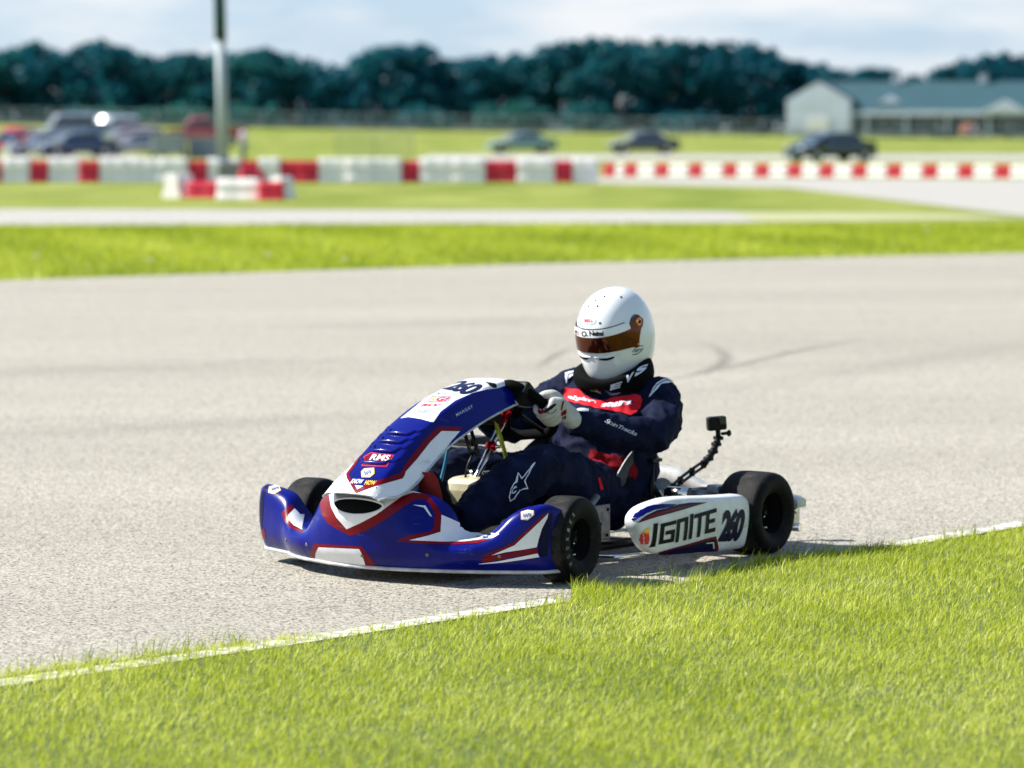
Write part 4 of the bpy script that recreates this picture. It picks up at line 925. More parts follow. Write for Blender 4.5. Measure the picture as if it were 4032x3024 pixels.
m_ = MB(); m_.box((Wd + Ln / 2, 0.55, 2.75), (Ln - 0.2, 0.25, 0.55), 'siding', bevel=0.02); m_.build('fascia', b)
for k in range(9):
    m_ = MB(); m_.box((Wd + 1.8 + k * 5.0, 0.75, 1.25), (0.28, 0.28, 2.5), 'siding', bevel=0.03); m_.build('porch_post', b)
for k in range(8):
    m_ = MB(); m_.box((Wd + 4.2 + k * 5.0, 3.55, 1.5), (2.2, 0.12, 1.3), 'siding', bevel=0.02); wn = m_.build('window', b)
    m_ = MB(); m_.box((Wd + 4.2 + k * 5.0, 3.47, 1.5), (1.9, 0.06, 1.05), 'glass'); m_.build('pane', wn)
for x_ in (12.5, 23.2):
    m_ = MB(); m_.box((x_, 6.2, Rg + 0.45), (0.9, 0.9, 1.0), 'siding', bevel=0.03); m_.prism([(-0.65, 0), (0, 0.55), (0.65, 0)], -0.65, 0.65, 'greenroof', lambda a, c, y, x_=x_: (x_ + a, 6.2 + y, Rg + 0.95 + c)); m_.build('cupola', b)
m_ = MB(); m_.prism([(-2.6, 3.0), (0, 4.35), (2.6, 3.0)], 0.2, 4, 'siding', lambda a, c, y: (26.6 + a, y, c)); m_.build('dormer', b)
m_ = MB(); m_.prism([(-1.5, 4.0), (0, 4.9), (1.5, 4.0)], 1.6, 4, 'siding', lambda a, c, y: (12.4 + a, y, c)); m_.build('dormer', b)
m_ = MB(); m_.box((3.9, -0.06, 1.1), (2.6, 0.1, 2.2), 'barwhite', bevel=0.02); m_.build('door', b)

# a second lower shed roof behind, right of the wood gap
# cars
M['tyre'] = mat('car_tyre', (0.015, 0.015, 0.015), 0.8)
M['rim'] = mat('car_wheel_rim', (0.5, 0.5, 0.5), 0.3, metal=0.8)
M['lampglass'] = mat('car_lamp_glass', (0.8, 0.8, 0.78), 0.08, coat=1.0)
M['taillamp'] = mat('car_tail_lamp', (0.5, 0.01, 0.01), 0.15, coat=1.0)
CARS = {
 'van': (5.2, 2.0, [(0, .8, .9), (.04, 1.0, 1.0), (.14, 1.25, 1.25), (.16, 1.28, 1.32), (.26, 1.36, 2.25), (.34, 1.38, 2.42), (.90, 1.38, 2.42), (.97, 1.36, 2.30), (.99, 1.1, 1.2), (1, .9, .9)]),
 'sedan': (4.6, 1.8, [(0, .55, .62), (.06, .72, .72), (.28, .92, .92), (.30, .93, .93), (.42, .96, 1.38), (.52, .97, 1.44), (.66, .98, 1.42), (.80, 1.0, 1.08), (.86, .99, 1.02), (.97, .95, .98), (1, .8, .8)]),
 'suv': (4.7, 1.9, [(0, .7, .8), (.05, .9, .9), (.22, 1.06, 1.06), (.25, 1.08, 1.1), (.36, 1.12, 1.66), (.46, 1.13, 1.74), (.80, 1.14, 1.73), (.93, 1.14, 1.62), (.965, 1.1, 1.15), (.99, 1.0, 1.0), (1, .85, .85)]),
 'pickup': (5.6, 2.0, [(0, .8, .9), (.04, 1.0, 1.0), (.20, 1.12, 1.12), (.23, 1.14, 1.18), (.32, 1.16, 1.78), (.40, 1.17, 1.84), (.56, 1.17, 1.82), (.62, 1.16, 1.2), (.64, 1.14, 1.16), (.98, 1.14, 1.15), (1, 1.05, 1.05)])}
def car(name, x, y, rz, kind, paint, label, cat='car'):
    Lc, Wc, S = CARS[kind]
    key = 'paint_' + label[:18]
    M[key] = mat('car_paint', paint, 0.22, metal=0.25, coat=1.0)
    r0 = empty(name, (x, y, ground_z(x, y)), rz)
    tag(r0, label, cat, 'cars beyond the barriers')
    S = [tuple(q) for q in cmr([(a, b, c) for a, b, c in S], 3)]
    low = 0.26 if kind == 'sedan' else 0.36
    rows = []
    for t, belt, top in S:
        X = (t - 0.5) * Lc; e = min(1.0, 0.80 + 0.2 * math.sin(math.pi * min(1, max(0, t))) ** 0.4)
        w_ = Wc / 2 * e; cab = max(0, top - belt); wt = w_ * (1 - 0.20 * min(1, cab / 0.5))
        half = [(w_ * .9, low), (w_ * .99, low + .12), (w_, low + (belt - low) * .6), (w_ * .96, belt - .02), (wt * .97 + 0.03 * w_, belt + cab * .08), (wt * .98, belt + cab * .75), (wt * .88, belt + cab * .95), (0, top + 0.01)]
        rows.append([(X, -a, z) for a, z in half] + [(X, a, z) for a, z in reversed(half[:-1])])
    body = MB(); body.grid(rows, key)
    n = len(rows[0]); body.add(rows[0], [list(range(n))], key, False); body.add(rows[-1], [list(range(n))[::-1]], key, False)
    body.grid([[r__[0] for r__ in rows], [r__[-1] for r__ in rows]], key)
    body.build('body', r0)
    # glass band: side windows, windscreen, rear window set proud of the body
    cs = [(t, belt, top) for t, belt, top in S if top - belt > 0.20]
    for sgn in (-1, 1):
        gl = MB(); A_, B_ = [], []
        for t, belt, top in cs:
            X = (t - 0.5) * Lc; w_ = Wc / 2; cab = top - belt; wt = w_ * (1 - 0.20 * min(1, cab / 0.5))
            A_.append((X, sgn * (wt * .97 + 0.03 * w_ + .012), belt + cab * .14)); B_.append((X, sgn * (wt * .98 + .012), belt + cab * .74))
        gl.grid([A_, B_], 'glass'); gl.build('side_window', r0)
    for nm, (i0, i1) in (('windscreen', (0, 1)), ('rear_window', (1, 0))):
        q = [s_ for s_ in S if s_[2] - s_[1] > 0.05]
        if i0 == 0: P0, P1 = [s_ for s_ in q if s_[0] < .5][0], [s_ for s_ in q if s_[2] - s_[1] > .38][0]
        else: P0, P1 = [s_ for s_ in q if s_[0] > .5][-1], [s_ for s_ in q if s_[2] - s_[1] > .36][-1]
        gl = MB(); dx = -0.03 if i0 == 0 else 0.03
        gl.grid([[((P0[0] - .5) * Lc + dx, -Wc * .40, P0[2] + .04), ((P0[0] - .5) * Lc + dx, Wc * .40, P0[2] + .04)], [((P1[0] - .5) * Lc + dx, -Wc * .33, P1[2] + .0), ((P1[0] - .5) * Lc + dx, Wc * .33, P1[2] + .0)]], 'glass', smooth=False)
        gl.build(nm, r0)
    for fx in (-0.31, 0.31):
        for sgn in (-1, 1):
            rr = 0.33 if kind == 'sedan' else 0.39
            wl = MB(); wl.lathe([(rr * .55, -.11), (rr * .96, -.11), (rr, -.07), (rr, .07), (rr * .96, .11), (rr * .55, .11)], 'tyre', origin=(fx * Lc, sgn * (Wc / 2 - .09), rr), axis='Y', seg=24)
            wh = wl.build('wheel', r0)
            rm = MB(); rm.lathe([(0, .085), (rr * .2, .09), (rr * .5, .07), (rr * .56, .1)] if sgn > 0 else [(0, -.085), (rr * .2, -.09), (rr * .5, -.07), (rr * .56, -.1)], 'rim', origin=(fx * Lc, sgn * (Wc / 2 - .09), rr), axis='Y', seg=20)
            rm.build('rim', wh)
    for sgn in (-1, 1):
        h = MB(); h.ell((-Lc / 2 + .10, sgn * Wc * .33, .66 if kind == 'sedan' else .86), (.08, .19, .085), 'lampglass', seg=12, rings=6); h.build('headlight', r0)
        h = MB(); h.ell((Lc / 2 - .10, sgn * Wc * .34, .84 if kind == 'sedan' else .98), (.06, .17, .09), 'taillamp', seg=12, rings=6); h.build('tail_light', r0)
    return r0
car('parked_car', 15.4, 172, R(32), 'sedan', (0.020, 0.045, 0.070), 'dark blue-grey car in front of the white gable behind the lower barrier wall')
car('parked_car', 8.55, 232, R(10), 'sedan', (0.05, 0.07, 0.11), 'dark blue sedan in the middle distance right of the pale green car')
car('parked_car', 0.62, 236, R(14), 'sedan', (0.22, 0.36, 0.36), 'pale green-grey car left of the dark blue sedan on the paddock road')
car('parked_car', -27.9, 212, R(20), 'sedan', (0.40, 0.47, 0.60), 'pale blue sedan with bright hood left of the dark blue sedan at far left')
car('parked_car', -25.2, 206, R(24), 'sedan', (0.012, 0.04, 0.11), 'dark blue sedan in front of the white van in the left car park')
car('parked_van', -35.2, 284, R(14), 'van', (0.30, 0.33, 0.40), 'silver-grey van standing behind the pale blue sedan at far left', 'van')
car('white_van', -30.0, 268, R(62), 'van', (0.80, 0.82, 0.86), 'white van standing tallest in the left car park', 'van')
pk_ = car('pickup_truck', -23.8, 276, R(6), 'pickup', (0.42, 0.07, 0.08), 'dark red pickup truck on the grass behind the grey pole', 'pickup truck')
pk_.scale = (1.12, 1.12, 1.22)
car('parked_car', -22.6, 216, R(14), 'sedan', (0.32, 0.34, 0.42), 'grey car right of the dark blue sedan beside the field')
car('parked_car', -30.0, 216, R(75), 'suv', (0.60, 0.01, 0.04), 'red car cut off by the left edge of the picture')
car('parked_car', -25.3, 236, R(8), 'suv', (0.45, 0.36, 0.44), 'pinkish silver car just behind the grey car in the left car park')
car('parked_van', 53.6, 418, R(90), 'suv', (0.75, 0.20, 0.04), 'orange van parked in front of the green-roofed building', 'van')
M['cratewood'] = mat('grey_panel', (0.33, 0.38, 0.44), 0.7, noise=(1.5, 0.3, (0.25, 0.28, 0.33)))
for k, (x_, lab) in enumerate([(-18.9, 'grey cargo trailer right of the parked cars'), (-16.9, 'small grey equipment box nearest the pole behind the long barrier')]):
    t_ = empty('cargo_trailer' if k == 0 else 'equipment_box', (x_, 196 + k * 2, 0))
    tag(t_, lab, 'trailer' if k == 0 else 'box')
    m_ = MB(); m_.box((0, 0, 0.78 if k == 0 else 0.55), (1.7 if k == 0 else 2.0, 2.4, 1.1), 'cratewood', bevel=0.05); m_.build('body', t_)
    m_ = MB(); m_.box((0, 0, 1.36 if k == 0 else 1.13), (1.76 if k == 0 else 2.06, 2.46, 0.05), 'galv', bevel=0.02); m_.build('lid', t_)
    if k == 0:
        for sgn in (-1, 1):
            m_ = MB(); m_.lathe([(0.0, -.08), (.26, -.08), (.28, 0), (.26, .08), (0, .08)], 'tyre', origin=(sgn * .9, 0, .28), axis='X', seg=20); m_.build('wheel', t_)

# far-off wood: read as one mass; leaf clumps on uneven crowns, trunks below
def noise_(x): return math.sin(x * .11 + 1) + .6 * math.sin(x * .31)
def wood():
    rnd = np.random.RandomState(5)
    sky_line = [(-110, 12.0), (-90, 12.6), (-71.8, 12.9), (-67.9, 14.6), (-63.4, 12.5), (-60.7, 14.4), (-56.2, 13.6), (-53.0, 11.9), (-45.8, 12.5), (-42.6, 12.0), (-35.5, 13.3), (-30.3, 11.6), (-23.8, 10.2),
                (-21.8, 13.0), (-16.6, 13.9), (-12.1, 13.6), (-9.5, 11.2), (-6.9, 11.9), (-1.7, 12.4), (3.5, 12.5), (6.1, 13.9), (10.6, 14.7), (19.1, 14.2), (29.5, 14.1), (36.0, 13.2), (39.9, 11.3),
                (45.1, 10.3), (48.3, 9.4), (51.6, 10.4), (55.5, 9.6), (58.1, 8.6), (60.7, 10.3), (64.5, 11.6), (71.8, 12.4), (90, 13.0), (110, 12.0)]
    X = np.array([a for a, _ in sky_line]); Z = np.array([b_ for _, b_ in sky_line])
    C_ = []   # lobes of foliage packed under an uneven skyline
    def top_at(x): return np.interp(x, X, Z) + 0.35 * math.sin(x * 1.9) + 0.25 * math.sin(x * 4.3 + 1)
    for x in np.arange(-110, 112, 0.8):
        for q in range(7):
            xx = x + rnd.uniform(-.8, .8); tz = top_at(xx)
            k = rnd.uniform(1.1, 2.7)
            u_ = rnd.uniform(0, 1) ** 0.75
            z = 1.0 + (tz - 1.0 - k * 0.8) * u_
            C_.append((xx, 500 + rnd.uniform(0, 11) + u_ * 3, z, k))
        if rnd.uniform() < .8:
            xx = x + rnd.uniform(-.5, .5); k = rnd.uniform(.9, 1.8); C_.append((xx, 504 + rnd.uniform(0, 8), top_at(xx) - k * .8, k))
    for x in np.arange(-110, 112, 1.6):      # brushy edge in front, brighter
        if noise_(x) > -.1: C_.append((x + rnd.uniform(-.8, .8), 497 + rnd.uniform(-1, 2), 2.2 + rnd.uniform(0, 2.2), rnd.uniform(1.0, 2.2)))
    n_leaf = 70
    cs = np.repeat(np.array(C_), n_leaf, axis=0)
    N = len(cs)
    d = rnd.normal(size=(N, 3)); d /= np.linalg.norm(d, axis=1)[:, None]
    p = cs[:, :3] + d * (cs[:, 3] * rnd.uniform(0.72, 1.06, N))[:, None] * np.array([1, 1, 0.85])
    sz = rnd.uniform(0.25, 0.55, N)
    nrm = d * .35 + rnd.normal(size=(N, 3)) * 0.6; nrm /= np.linalg.norm(nrm, axis=1)[:, None]
    t1 = np.cross(nrm, rnd.normal(size=(N, 3))); t1 /= np.linalg.norm(t1, axis=1)[:, None]
    t2 = np.cross(nrm, t1)
    q0 = p + (-t1 * sz[:, None]); q1 = p + (t2 * sz[:, None] * 0.8); q2 = p + t1 * sz[:, None]; q3 = p - t2 * sz[:, None] * 0.8
    V = np.stack([q0, q1, q2, q3], axis=1).reshape(-1, 3)
    me = bpy.data.meshes.new('woodland')
    # trunks and limbs
    TV = []; TF = []
    for x in np.arange(-106, 108, 4.4):
        xx = x + rnd.uniform(-1, 1); yy = 504.5 + rnd.uniform(-1, 3); b0 = len(TV) + len(V)
        for zz, rr in ((ground_z(xx, yy) - 0.2, 0.32), (4.2, 0.24), (8.0, 0.10)):
            for k in range(6):
                TV.append((xx + rr * math.cos(k * 1.047), yy + rr * math.sin(k * 1.047), zz))
        for s_ in range(2):
            for k in range(6):
                TF.append((b0 + s_ * 6 + k, b0 + s_ * 6 + (k + 1) % 6, b0 + s_ * 6 + 6 + (k + 1) % 6, b0 + s_ * 6 + 6 + k))
    allV = np.concatenate([V, np.array(TV)]); nq = N + len(TF)
    me.vertices.add(len(allV)); me.vertices.foreach_set('co', allV.ravel())
    li = np.concatenate([np.arange(N * 4), np.array(TF).ravel()])
    me.loops.add(len(li)); me.loops.foreach_set('vertex_index', li)
    me.polygons.add(nq); me.polygons.foreach_set('loop_start', np.arange(nq) * 4); me.polygons.foreach_set('loop_total', np.full(nq, 4))
    me.materials.append(M['leaves']); me.materials.append(M['bark'])
    me.polygons.foreach_set('material_index', np.concatenate([np.zeros(N, int), np.ones(len(TF), int)]))
    col = me.attributes.new('tone', 'FLOAT', 'FACE')
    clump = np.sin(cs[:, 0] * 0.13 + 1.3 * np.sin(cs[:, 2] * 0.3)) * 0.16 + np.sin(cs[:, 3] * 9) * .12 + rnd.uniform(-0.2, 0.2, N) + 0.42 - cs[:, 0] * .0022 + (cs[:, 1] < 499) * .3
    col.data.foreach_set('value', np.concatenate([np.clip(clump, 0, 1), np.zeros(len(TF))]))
    me.update(); me.validate()
    o = bpy.data.objects.new('woodland', me); COL.objects.link(o)
    tag(o, 'dark far-off wood closing off the field along the horizon', 'woodland', kind='stuff')
def leaf_mat(name, c0, c1, c2, trans=0.3):
    m = bpy.data.materials.new(name); m.use_nodes = True
    n = m.node_tree.nodes; l = m.node_tree.links
    b = n['Principled BSDF']; b.inputs['Roughness'].default_value = 0.6; b.inputs['Specular IOR Level'].default_value = 0.2
    a = n.new('ShaderNodeAttribute'); a.attribute_name = 'tone'
    k = n.new('ShaderNodeValToRGB'); e = k.color_ramp.elements
    e[0].color = (*c0, 1); e[1].color = (*c2, 1); q = e.new(0.5); q.color = (*c1, 1)
    l.new(a.outputs['Fac'], k.inputs['Fac']); l.new(k.outputs['Color'], b.inputs['Base Color'])
    t = n.new('ShaderNodeBsdfTranslucent'); l.new(k.outputs['Color'], t.inputs['Color'])
    x = n.new('ShaderNodeMixShader'); x.inputs[0].default_value = trans
    l.new(b.outputs[0], x.inputs[1]); l.new(t.outputs[0], x.inputs[2]); l.new(x.outputs[0], n['Material Output'].inputs['Surface'])
    return m
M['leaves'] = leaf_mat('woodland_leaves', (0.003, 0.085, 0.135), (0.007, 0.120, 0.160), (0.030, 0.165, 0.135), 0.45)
M['bark'] = mat('bark', (0.05, 0.045, 0.04), 0.9)
wood()

# person by the pole, far away
def far_person():
    m_ = MB()
    M['shirt'] = mat('pale_pink_shirt', (0.80, 0.66, 0.78), 0.8); M['jeans'] = mat('blue_jeans', (0.06, 0.13, 0.22), 0.8)
    sk = [(0, 0, 1.58), (0, 0, 1.42)]
    body = [((0, 0, .98), .17), ((0, 0, 1.2), .18), ((0, 0, 1.40), .19), ((0, 0, 1.47), .08), ((0, 0, 1.55), .06)]
    def limb(p, r_, k): m_.tube(p, r_, k, seg=10)
    limb([(0, 0, .92), (0, 0, 1.1), (0, 0, 1.3), (0, 0, 1.42), (0, 0, 1.5)], [.16, .16, .19, .15, .06], 'shirt')
    for s_ in (-1, 1):
        limb([(s_ * .09, 0, .95), (s_ * .11, .02 * s_, .5), (s_ * .12, .05 * s_, .08)], [.10, .075, .05], 'jeans')
        limb([(s_ * .18, 0, 1.40), (s_ * .25, .03, 1.12), (s_ * .22, -.10, .90)], [.065, .05, .035], 'shirt')
        m_.ell((s_ * .22, -.11, .86), (.03, .03, .06), 'hair', seg=10, rings=6)
        m_.ell((s_ * .12, .05 * s_ - .05, .05), (.05, .12, .05), 'tyre', seg=10, rings=6)
    m_.ell((0, 0, 1.63), (.085, .10, .12), 'hair', seg=14, rings=10)
    o = m_.build('person')
    bpy.ops.object.select_all(action='DESELECT')
    o.location = (-12.75, 169, 0); o.rotation_euler = (0, 0, R(60))
    tag(o, 'distant person in a pale pink shirt and blue trousers standing right of the pole', 'person')
    h_ = MB(); h_.ell((0, .015, 1.67), (.095, .105, .10), 'tyre', seg=12, rings=8); h_.build('hair', o)
far_person()
# ================================================================ the kart: x forward, y to the driver's left, z up
YAW = math.atan2(-math.cos(R(35.32)), -math.sin(R(35.32)))
kart = empty('go_kart', (-0.240, 11.655, 0.004), YAW)
tag(kart, 'blue and white racing kart with number 260 rounding the grassy bend', 'go-kart')
CY = -0.015        # bodywork sits a touch off centre

# ---- nose cone: rows of section points (forward, up) at distances l from its middle
NOSE_L0 = -0.035
NOSE = [
 (0.000, [(.365, .050), (.392, .090), (.402, .130), (.410, .170), (.425, .215), (.425, .262), (.385, .300)]),
 (0.060, [(.361, .050), (.388, .090), (.398, .130), (.405, .172), (.418, .218), (.415, .262), (.375, .300)]),
 (0.120, [(.352, .050), (.380, .090), (.390, .130), (.392, .175), (.392, .222), (.380, .265), (.335, .300)]),
 (0.180, [(.337, .050), (.366, .090), (.374, .130), (.370, .175), (.352, .222), (.330, .262), (.285, .290)]),
 (0.230, [(.320, .050), (.350, .090), (.356, .126), (.344, .165), (.318, .208), (.288, .245), (.250, .268)]),
 (0.262, [(.309, .050), (.340, .090), (.345, .120), (.326, .148), (.296, .178), (.262, .208), (.228, .232)]),
 (0.285, [(.302, .050), (.333, .089), (.338, .116), (.316, .137), (.282, .150), (.245, .160), (.205, .172)]),
 (0.320, [(.288, .050), (.319, .088), (.324, .114), (.302, .132), (.262, .143), (.212, .150), (.160, .158)]),
 (0.370, [(.265, .050), (.296, .088), (.301, .114), (.282, .134), (.246, .146), (.200, .153), (.155, .160)]),
 (0.420, [(.236, .050), (.266, .088), (.272, .118), (.258, .148), (.232, .174), (.200, .193), (.160, .203)]),
 (0.470, [(.205, .050), (.234, .090), (.242, .126), (.236, .168), (.220, .205), (.196, .230), (.160, .241)]),
 (0.520, [(.172, .050), (.200, .090), (.208, .130), (.206, .178), (.198, .220), (.180, .247), (.150, .258)]),
 (0.560, [(.138, .050), (.160, .090), (.170, .130), (.172, .182), (.168, .225), (.156, .252), (.130, .262)]),
 (0.585, [(.092, .052), (.104, .090), (.110, .130), (.113, .180), (.112, .218), (.106, .238), (.090, .244)]),
 (0.592, [(.040, .056), (.044, .090), (.047, .130), (.050, .175), (.050, .208), (.048, .226), (.040, .232)])]
def nose_points():
    ctrl = [[(l, f, z) for f, z in sec] for l, sec in NOSE]
    LM = {.320: .318, .370: .360, .420: .402, .470: .440, .520: .515}
    left = [[(NOSE_L0 - LM.get(l, l * 1.052 if l > .5 else l), f, z) for l, f, z in row] for row in reversed(ctrl[1:])]
    right = [[(NOSE_L0 + l, f, z) for l, f, z in row] for row in ctrl]
    rows = left + right
    rows = [cmr(r_, 5) for r_ in rows]
    cols = [cmr([rows[i][j] for i in range(len(rows))], 6) for j in range(len(rows[0]))]
    return [[Vector((p[1], p[0], p[2])) for p in c] for c in cols]
NP = nose_points()
nose = MB()
nose.grid(NP, 'blue')
NOSE_BVH = bvh_of(nose)

# ---- front panel: spine (forward, up), half width of the top face, flank drop, flank half width, flange
SPINE = [(.468, .290, .096, .014, .108), (.440, .314, .095, .036, .120), (.395, .342, .092, .060, .130), (.32, .386, .086, .074, .130), (.22, .450, .081, .080, .122), (.12, .503, .079, .082, .118),
         (.02, .545, .078, .084, .121), (-.08, .575, .078, .082, .120), (-.18, .597, .080, .078, .120), (-.27, .612, .082, .074, .118), (-.325, .610, .082, .072, .112), (-.352, .590, .078, .060, .100)]
def panel_points():
    S = cmr(SPINE, 5)
    rows = []
    for i, s_ in enumerate(S):
        a = S[max(i - 1, 0)]; b_ = S[min(i + 1, len(S) - 1)]
        t = Vector((b_[0] - a[0], 0, b_[1] - a[1])).normalized()
        nrm = Vector((-t.z, 0, t.x)) * -1
        if nrm.z < 0 and i < 40: nrm = -nrm
        nrm = Vector((t.z, 0, -t.x))
        if nrm.z < 0: nrm = -nrm
        c = Vector((s_[0], CY, s_[1])); hw, dr, fl = s_[2], s_[3], s_[4]
        half = [(0, .006), (hw * .5, .005), (hw * .85, .002), (hw * .97, -.002), (hw * 1.03, -.009), (hw + (fl - hw) * .35, -dr * .36), (hw + (fl - hw) * .75, -dr * .74), (fl, -dr), (fl + .004, -dr - .004)]
        pr = [(-a_, d_) for a_, d_ in reversed(half[1:])] + half
        pr = cmr(pr, 3)
        rows.append([c + Vector((0, p[0], 0)) + nrm * p[1] for p in pr])
    return rows
PP = panel_points()
panel = MB()
panel.grid(PP[:6], 'white'); panel.grid(PP[5:], 'blue')
# louvre ribs pressed into the middle of the panel
PANEL_BVH = bvh_of(panel)

# ---- left side pod: outline (forward, up), bulging outwards
POD = [(-.166, .135), (-.150, .163), (-.152, .190), (-.175, .213), (-.22, .228), (-.29, .238), (-.36, .243), (-.50, .239), (-.65, .230), (-.80, .222), (-.852, .219), (-.882, .205), (-.893, .175), (-.886, .11), (-.876, .06), (-.868, .042), (-.84, .034),
       (-.70, .038), (-.55, .045), (-.40, .054), (-.30, .062), (-.235, .076), (-.192, .102)]
def pod_mesh(sgn):
    """closed hollow-looking box: the outer face bows, edges rolled, sides run inboard"""
    O = [np.array(p[:2]) for p in cmr([(a - .088 * max(0, min(1, (a + .62) / .45)), b) for a, b in POD], 3, closed=True)]
    n = len(O)
    def inset(d):
        out = []
        for i in range(n):
            a, b = O[i - 2], O[(i + 2) % n]
            t = b - a; t = t / np.linalg.norm(t)
            nn = np.array([t[1], -t[0]])        # towards the middle
            c = np.mean(O, axis=0)
            if np.dot(nn, c - O[i]) < 0: nn = -nn
            out.append(O[i] + nn * d)
        return out
    def Lout(f, z):                              # how far out the face stands
        u = min(1, max(0, (-.22 - f) / .20))
        return .612 + .035 * math.sin(u * math.pi / 2) + .012 * (1 - ((z - .13) / .11) ** 2)
    rings = []
    for d, dep, flat in ((0.0, -0.050, 1), (0.0, -0.038, 1), (0.0, -0.024, 0), (.002, -.012, 0), (.006, -.0048, 0), (.011, -.0014, 0), (.017, -.0002, 0), (.024, 0, 0)):
        ring = []
        for p in inset(d):
            y = Lout(*p) + dep
            ring.append(Vector((p[0], sgn * y, p[1])))
        rings.append(ring)
    m_ = MB()
    m_.grid(rings, 'podwhite', close_v=True)
    # inner face as a clipped grid so it can bow
    pts = [(p[0], p[1]) for p in inset(.024)]
    V, F = _clip_grid(pts, [list(range(n))], 0.02)
    m_.add([Vector((a, sgn * Lout(a, b), b)) for a, b in V], F, 'podwhite')
    return m_
podL = pod_mesh(1); podR = pod_mesh(-1)
POD_BVH = bvh_of(podL)
# ================================================================ the driver (same frame as the kart)
FOLD = [(8.0, .0090, (1, 1, 1.8)), (19.0, .0058, (1.2, 1.3, 1)), (40.0, .0015, (1, 1, 1))]
suit = fuse('suit', [
    ([(-.80, .03, .17), (-.86, .035, .30), (-.93, .05, .43), (-.955, .065, .50)], [.135, .140, .140, .105]),
    ([(-.82, .12, .17), (-.88, .135, .32), (-.93, .16, .46)], [.10, .105, .11]),
    ([(-.82, -.05, .17), (-.88, -.05, .32), (-.92, -.04, .46)], [.10, .105, .11]),
    ([(-.955, .065, .52), (-.95, .07, .60), (-.94, .075, .66)], [.072, .055, .055]),
    ([(-.92, -.04, .48), (-.93, -.09, .530)], [.095, .078]), ([(-.94, .16, .46), (-.955, .225, .510)], [.09, .084]),
    # left arm, elbow out, right arm
    ([(-.955, .225, .510), (-.90, .295, .465), (-.81, .325, .410)], [.080, .065, .058]),
    ([(-.81, .325, .410), (-.70, .285, .418), (-.58, .228, .447), (-.515, .200, .466)], [.058, .053, .046, .039]),
    ([(-.93, -.09, .535), (-.83, -.19, .47), (-.74, -.235, .425)], [.078, .066, .060]),
    ([(-.74, -.235, .425), (-.64, -.225, .44), (-.52, -.20, .485)], [.060, .055, .040]),
    # legs
    ([(-.78, .11, .19), (-.55, .175, .255), (-.36, .205, .315), (-.27, .208, .325)], [.106, .092, .078, .073]),
    ([(-.27, .208, .325), (-.17, .195, .290), (-.04, .165, .228), (.055, .145, .185)], [.076, .080, .071, .052]),
    ([(-.78, -.07, .19), (-.55, -.13, .245), (-.34, -.165, .290), (-.27, -.165, .292)], [.112, .096, .076, .070]),
    ([(-.27, -.165, .292), (-.17, -.16, .258), (-.04, -.145, .200), (.055, -.13, .165)], [.070, .064, .056, .048]),
  ], [((-.83, .035, .40), (.085, .15, .11), None), ((-.90, .06, .28), (.15, .19, .14), None), ((-.94, .08, .73), (.075, .065, .085), None)],
  0.0085, 'suit', smooth_it=7, fold=FOLD)
suit.m('suitredshade')
for i_, f_ in enumerate(suit.f):      # red side insert under the arm, its shade put into the colour
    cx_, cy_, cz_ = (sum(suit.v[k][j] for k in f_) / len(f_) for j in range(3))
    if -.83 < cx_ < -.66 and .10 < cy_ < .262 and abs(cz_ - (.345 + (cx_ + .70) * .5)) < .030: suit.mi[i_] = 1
SUIT_BVH = bvh_of(suit)
HC = Vector((-.930, .077, .751))
HM = Matrix.Translation(HC) @ Matrix.Rotation(R(-3), 4, 'Z') @ Matrix.Rotation(R(21), 4, 'Y')
HP = [(.152, 0.0005, 0.0005, 0.0005), (.149, .034, .040, .033), (.137, .068, .075, .062), (.113, .100, .105, .087), (.080, .125, .128, .105), (.045, .140, .141, .116), (.010, .147, .146, .1205),
      (-.030, .150, .145, .1215), (-.065, .152, .139, .119), (-.100, .150, .129, .113), (-.130, .141, .114, .104), (-.150, .126, .100, .094), (-.158, .106, .085, .083), (-.150, .090, .072, .072)]
HPs = cmr(HP, 5)
def hsurf(z, al, off=0.0):
    zs = [p[0] for p in HPs[:-10]]
    f, b, w_ = (np.interp(z, zs[::-1], [p[i] for p in HPs[:-10]][::-1]) for i in (1, 2, 3))
    return hpoint(z, f, b, w_, al, off)
def hpoint(z, f, b, w_, al, off=0.0):
    c, s_ = math.cos(al), math.sin(al)
    a = f if c > 0 else b
    n_ = 2.25
    r_ = (abs(c / (a + off)) ** n_ + abs(s_ / (w_ + off)) ** n_) ** (-1 / n_)
    zz = z + (.045 * max(0, -c) ** 1.5) * max(0, (-.04 - z) / .11)
    return HM @ Vector((r_ * c, r_ * s_, zz))
def helmet_rows():
    return [[hpoint(p[0], max(p[1], 3e-4), max(p[2], 3e-4), max(p[3], 3e-4), 2 * math.pi * k / 72) for k in range(72)] for p in HPs]
helmet = MB(); helmet.grid(helmet_rows(), 'helmet', close_v=True, flip=True)
HELMET_BVH = bvh_of(helmet)
def interp(tab, x): return float(np.interp(x, [t[0] for t in tab], [t[1] for t in tab]))
VT = [(0, .0405), (56, .0405), (62, .044), (68, .056), (75, .068), (84, .070), (92, .062), (97, .046)]
VB = [(0, -.014), (30, -.016), (50, -.020), (60, -.024), (67, -.031), (72, -.028), (76, -.006), (84, .018), (92, .028), (97, .042)]
def visor_rows(): 
    rows = []
    for i in range(98):
        al = -97 + i * 2.0
        a = abs(al); t, b = interp(VT, a), interp(VB, a)
        rows.append([hsurf(b + (t - b) * k / 8, R(al), .0052) for k in range(9)])
    return rows
visor = MB(); visor.grid(visor_rows(), 'visor')
def strip_rows():
    rows = []
    for i in range(65):
        al = -64 + i * 2.0
        cut = max(0, (abs(al) - 58) / 6) * .0
        rows.append([hsurf(.0395 + .0245 * k / 5, R(al), .0062) for k in range(6)])
    return rows
strip = MB(); strip.grid(strip_rows(), 'helmet')
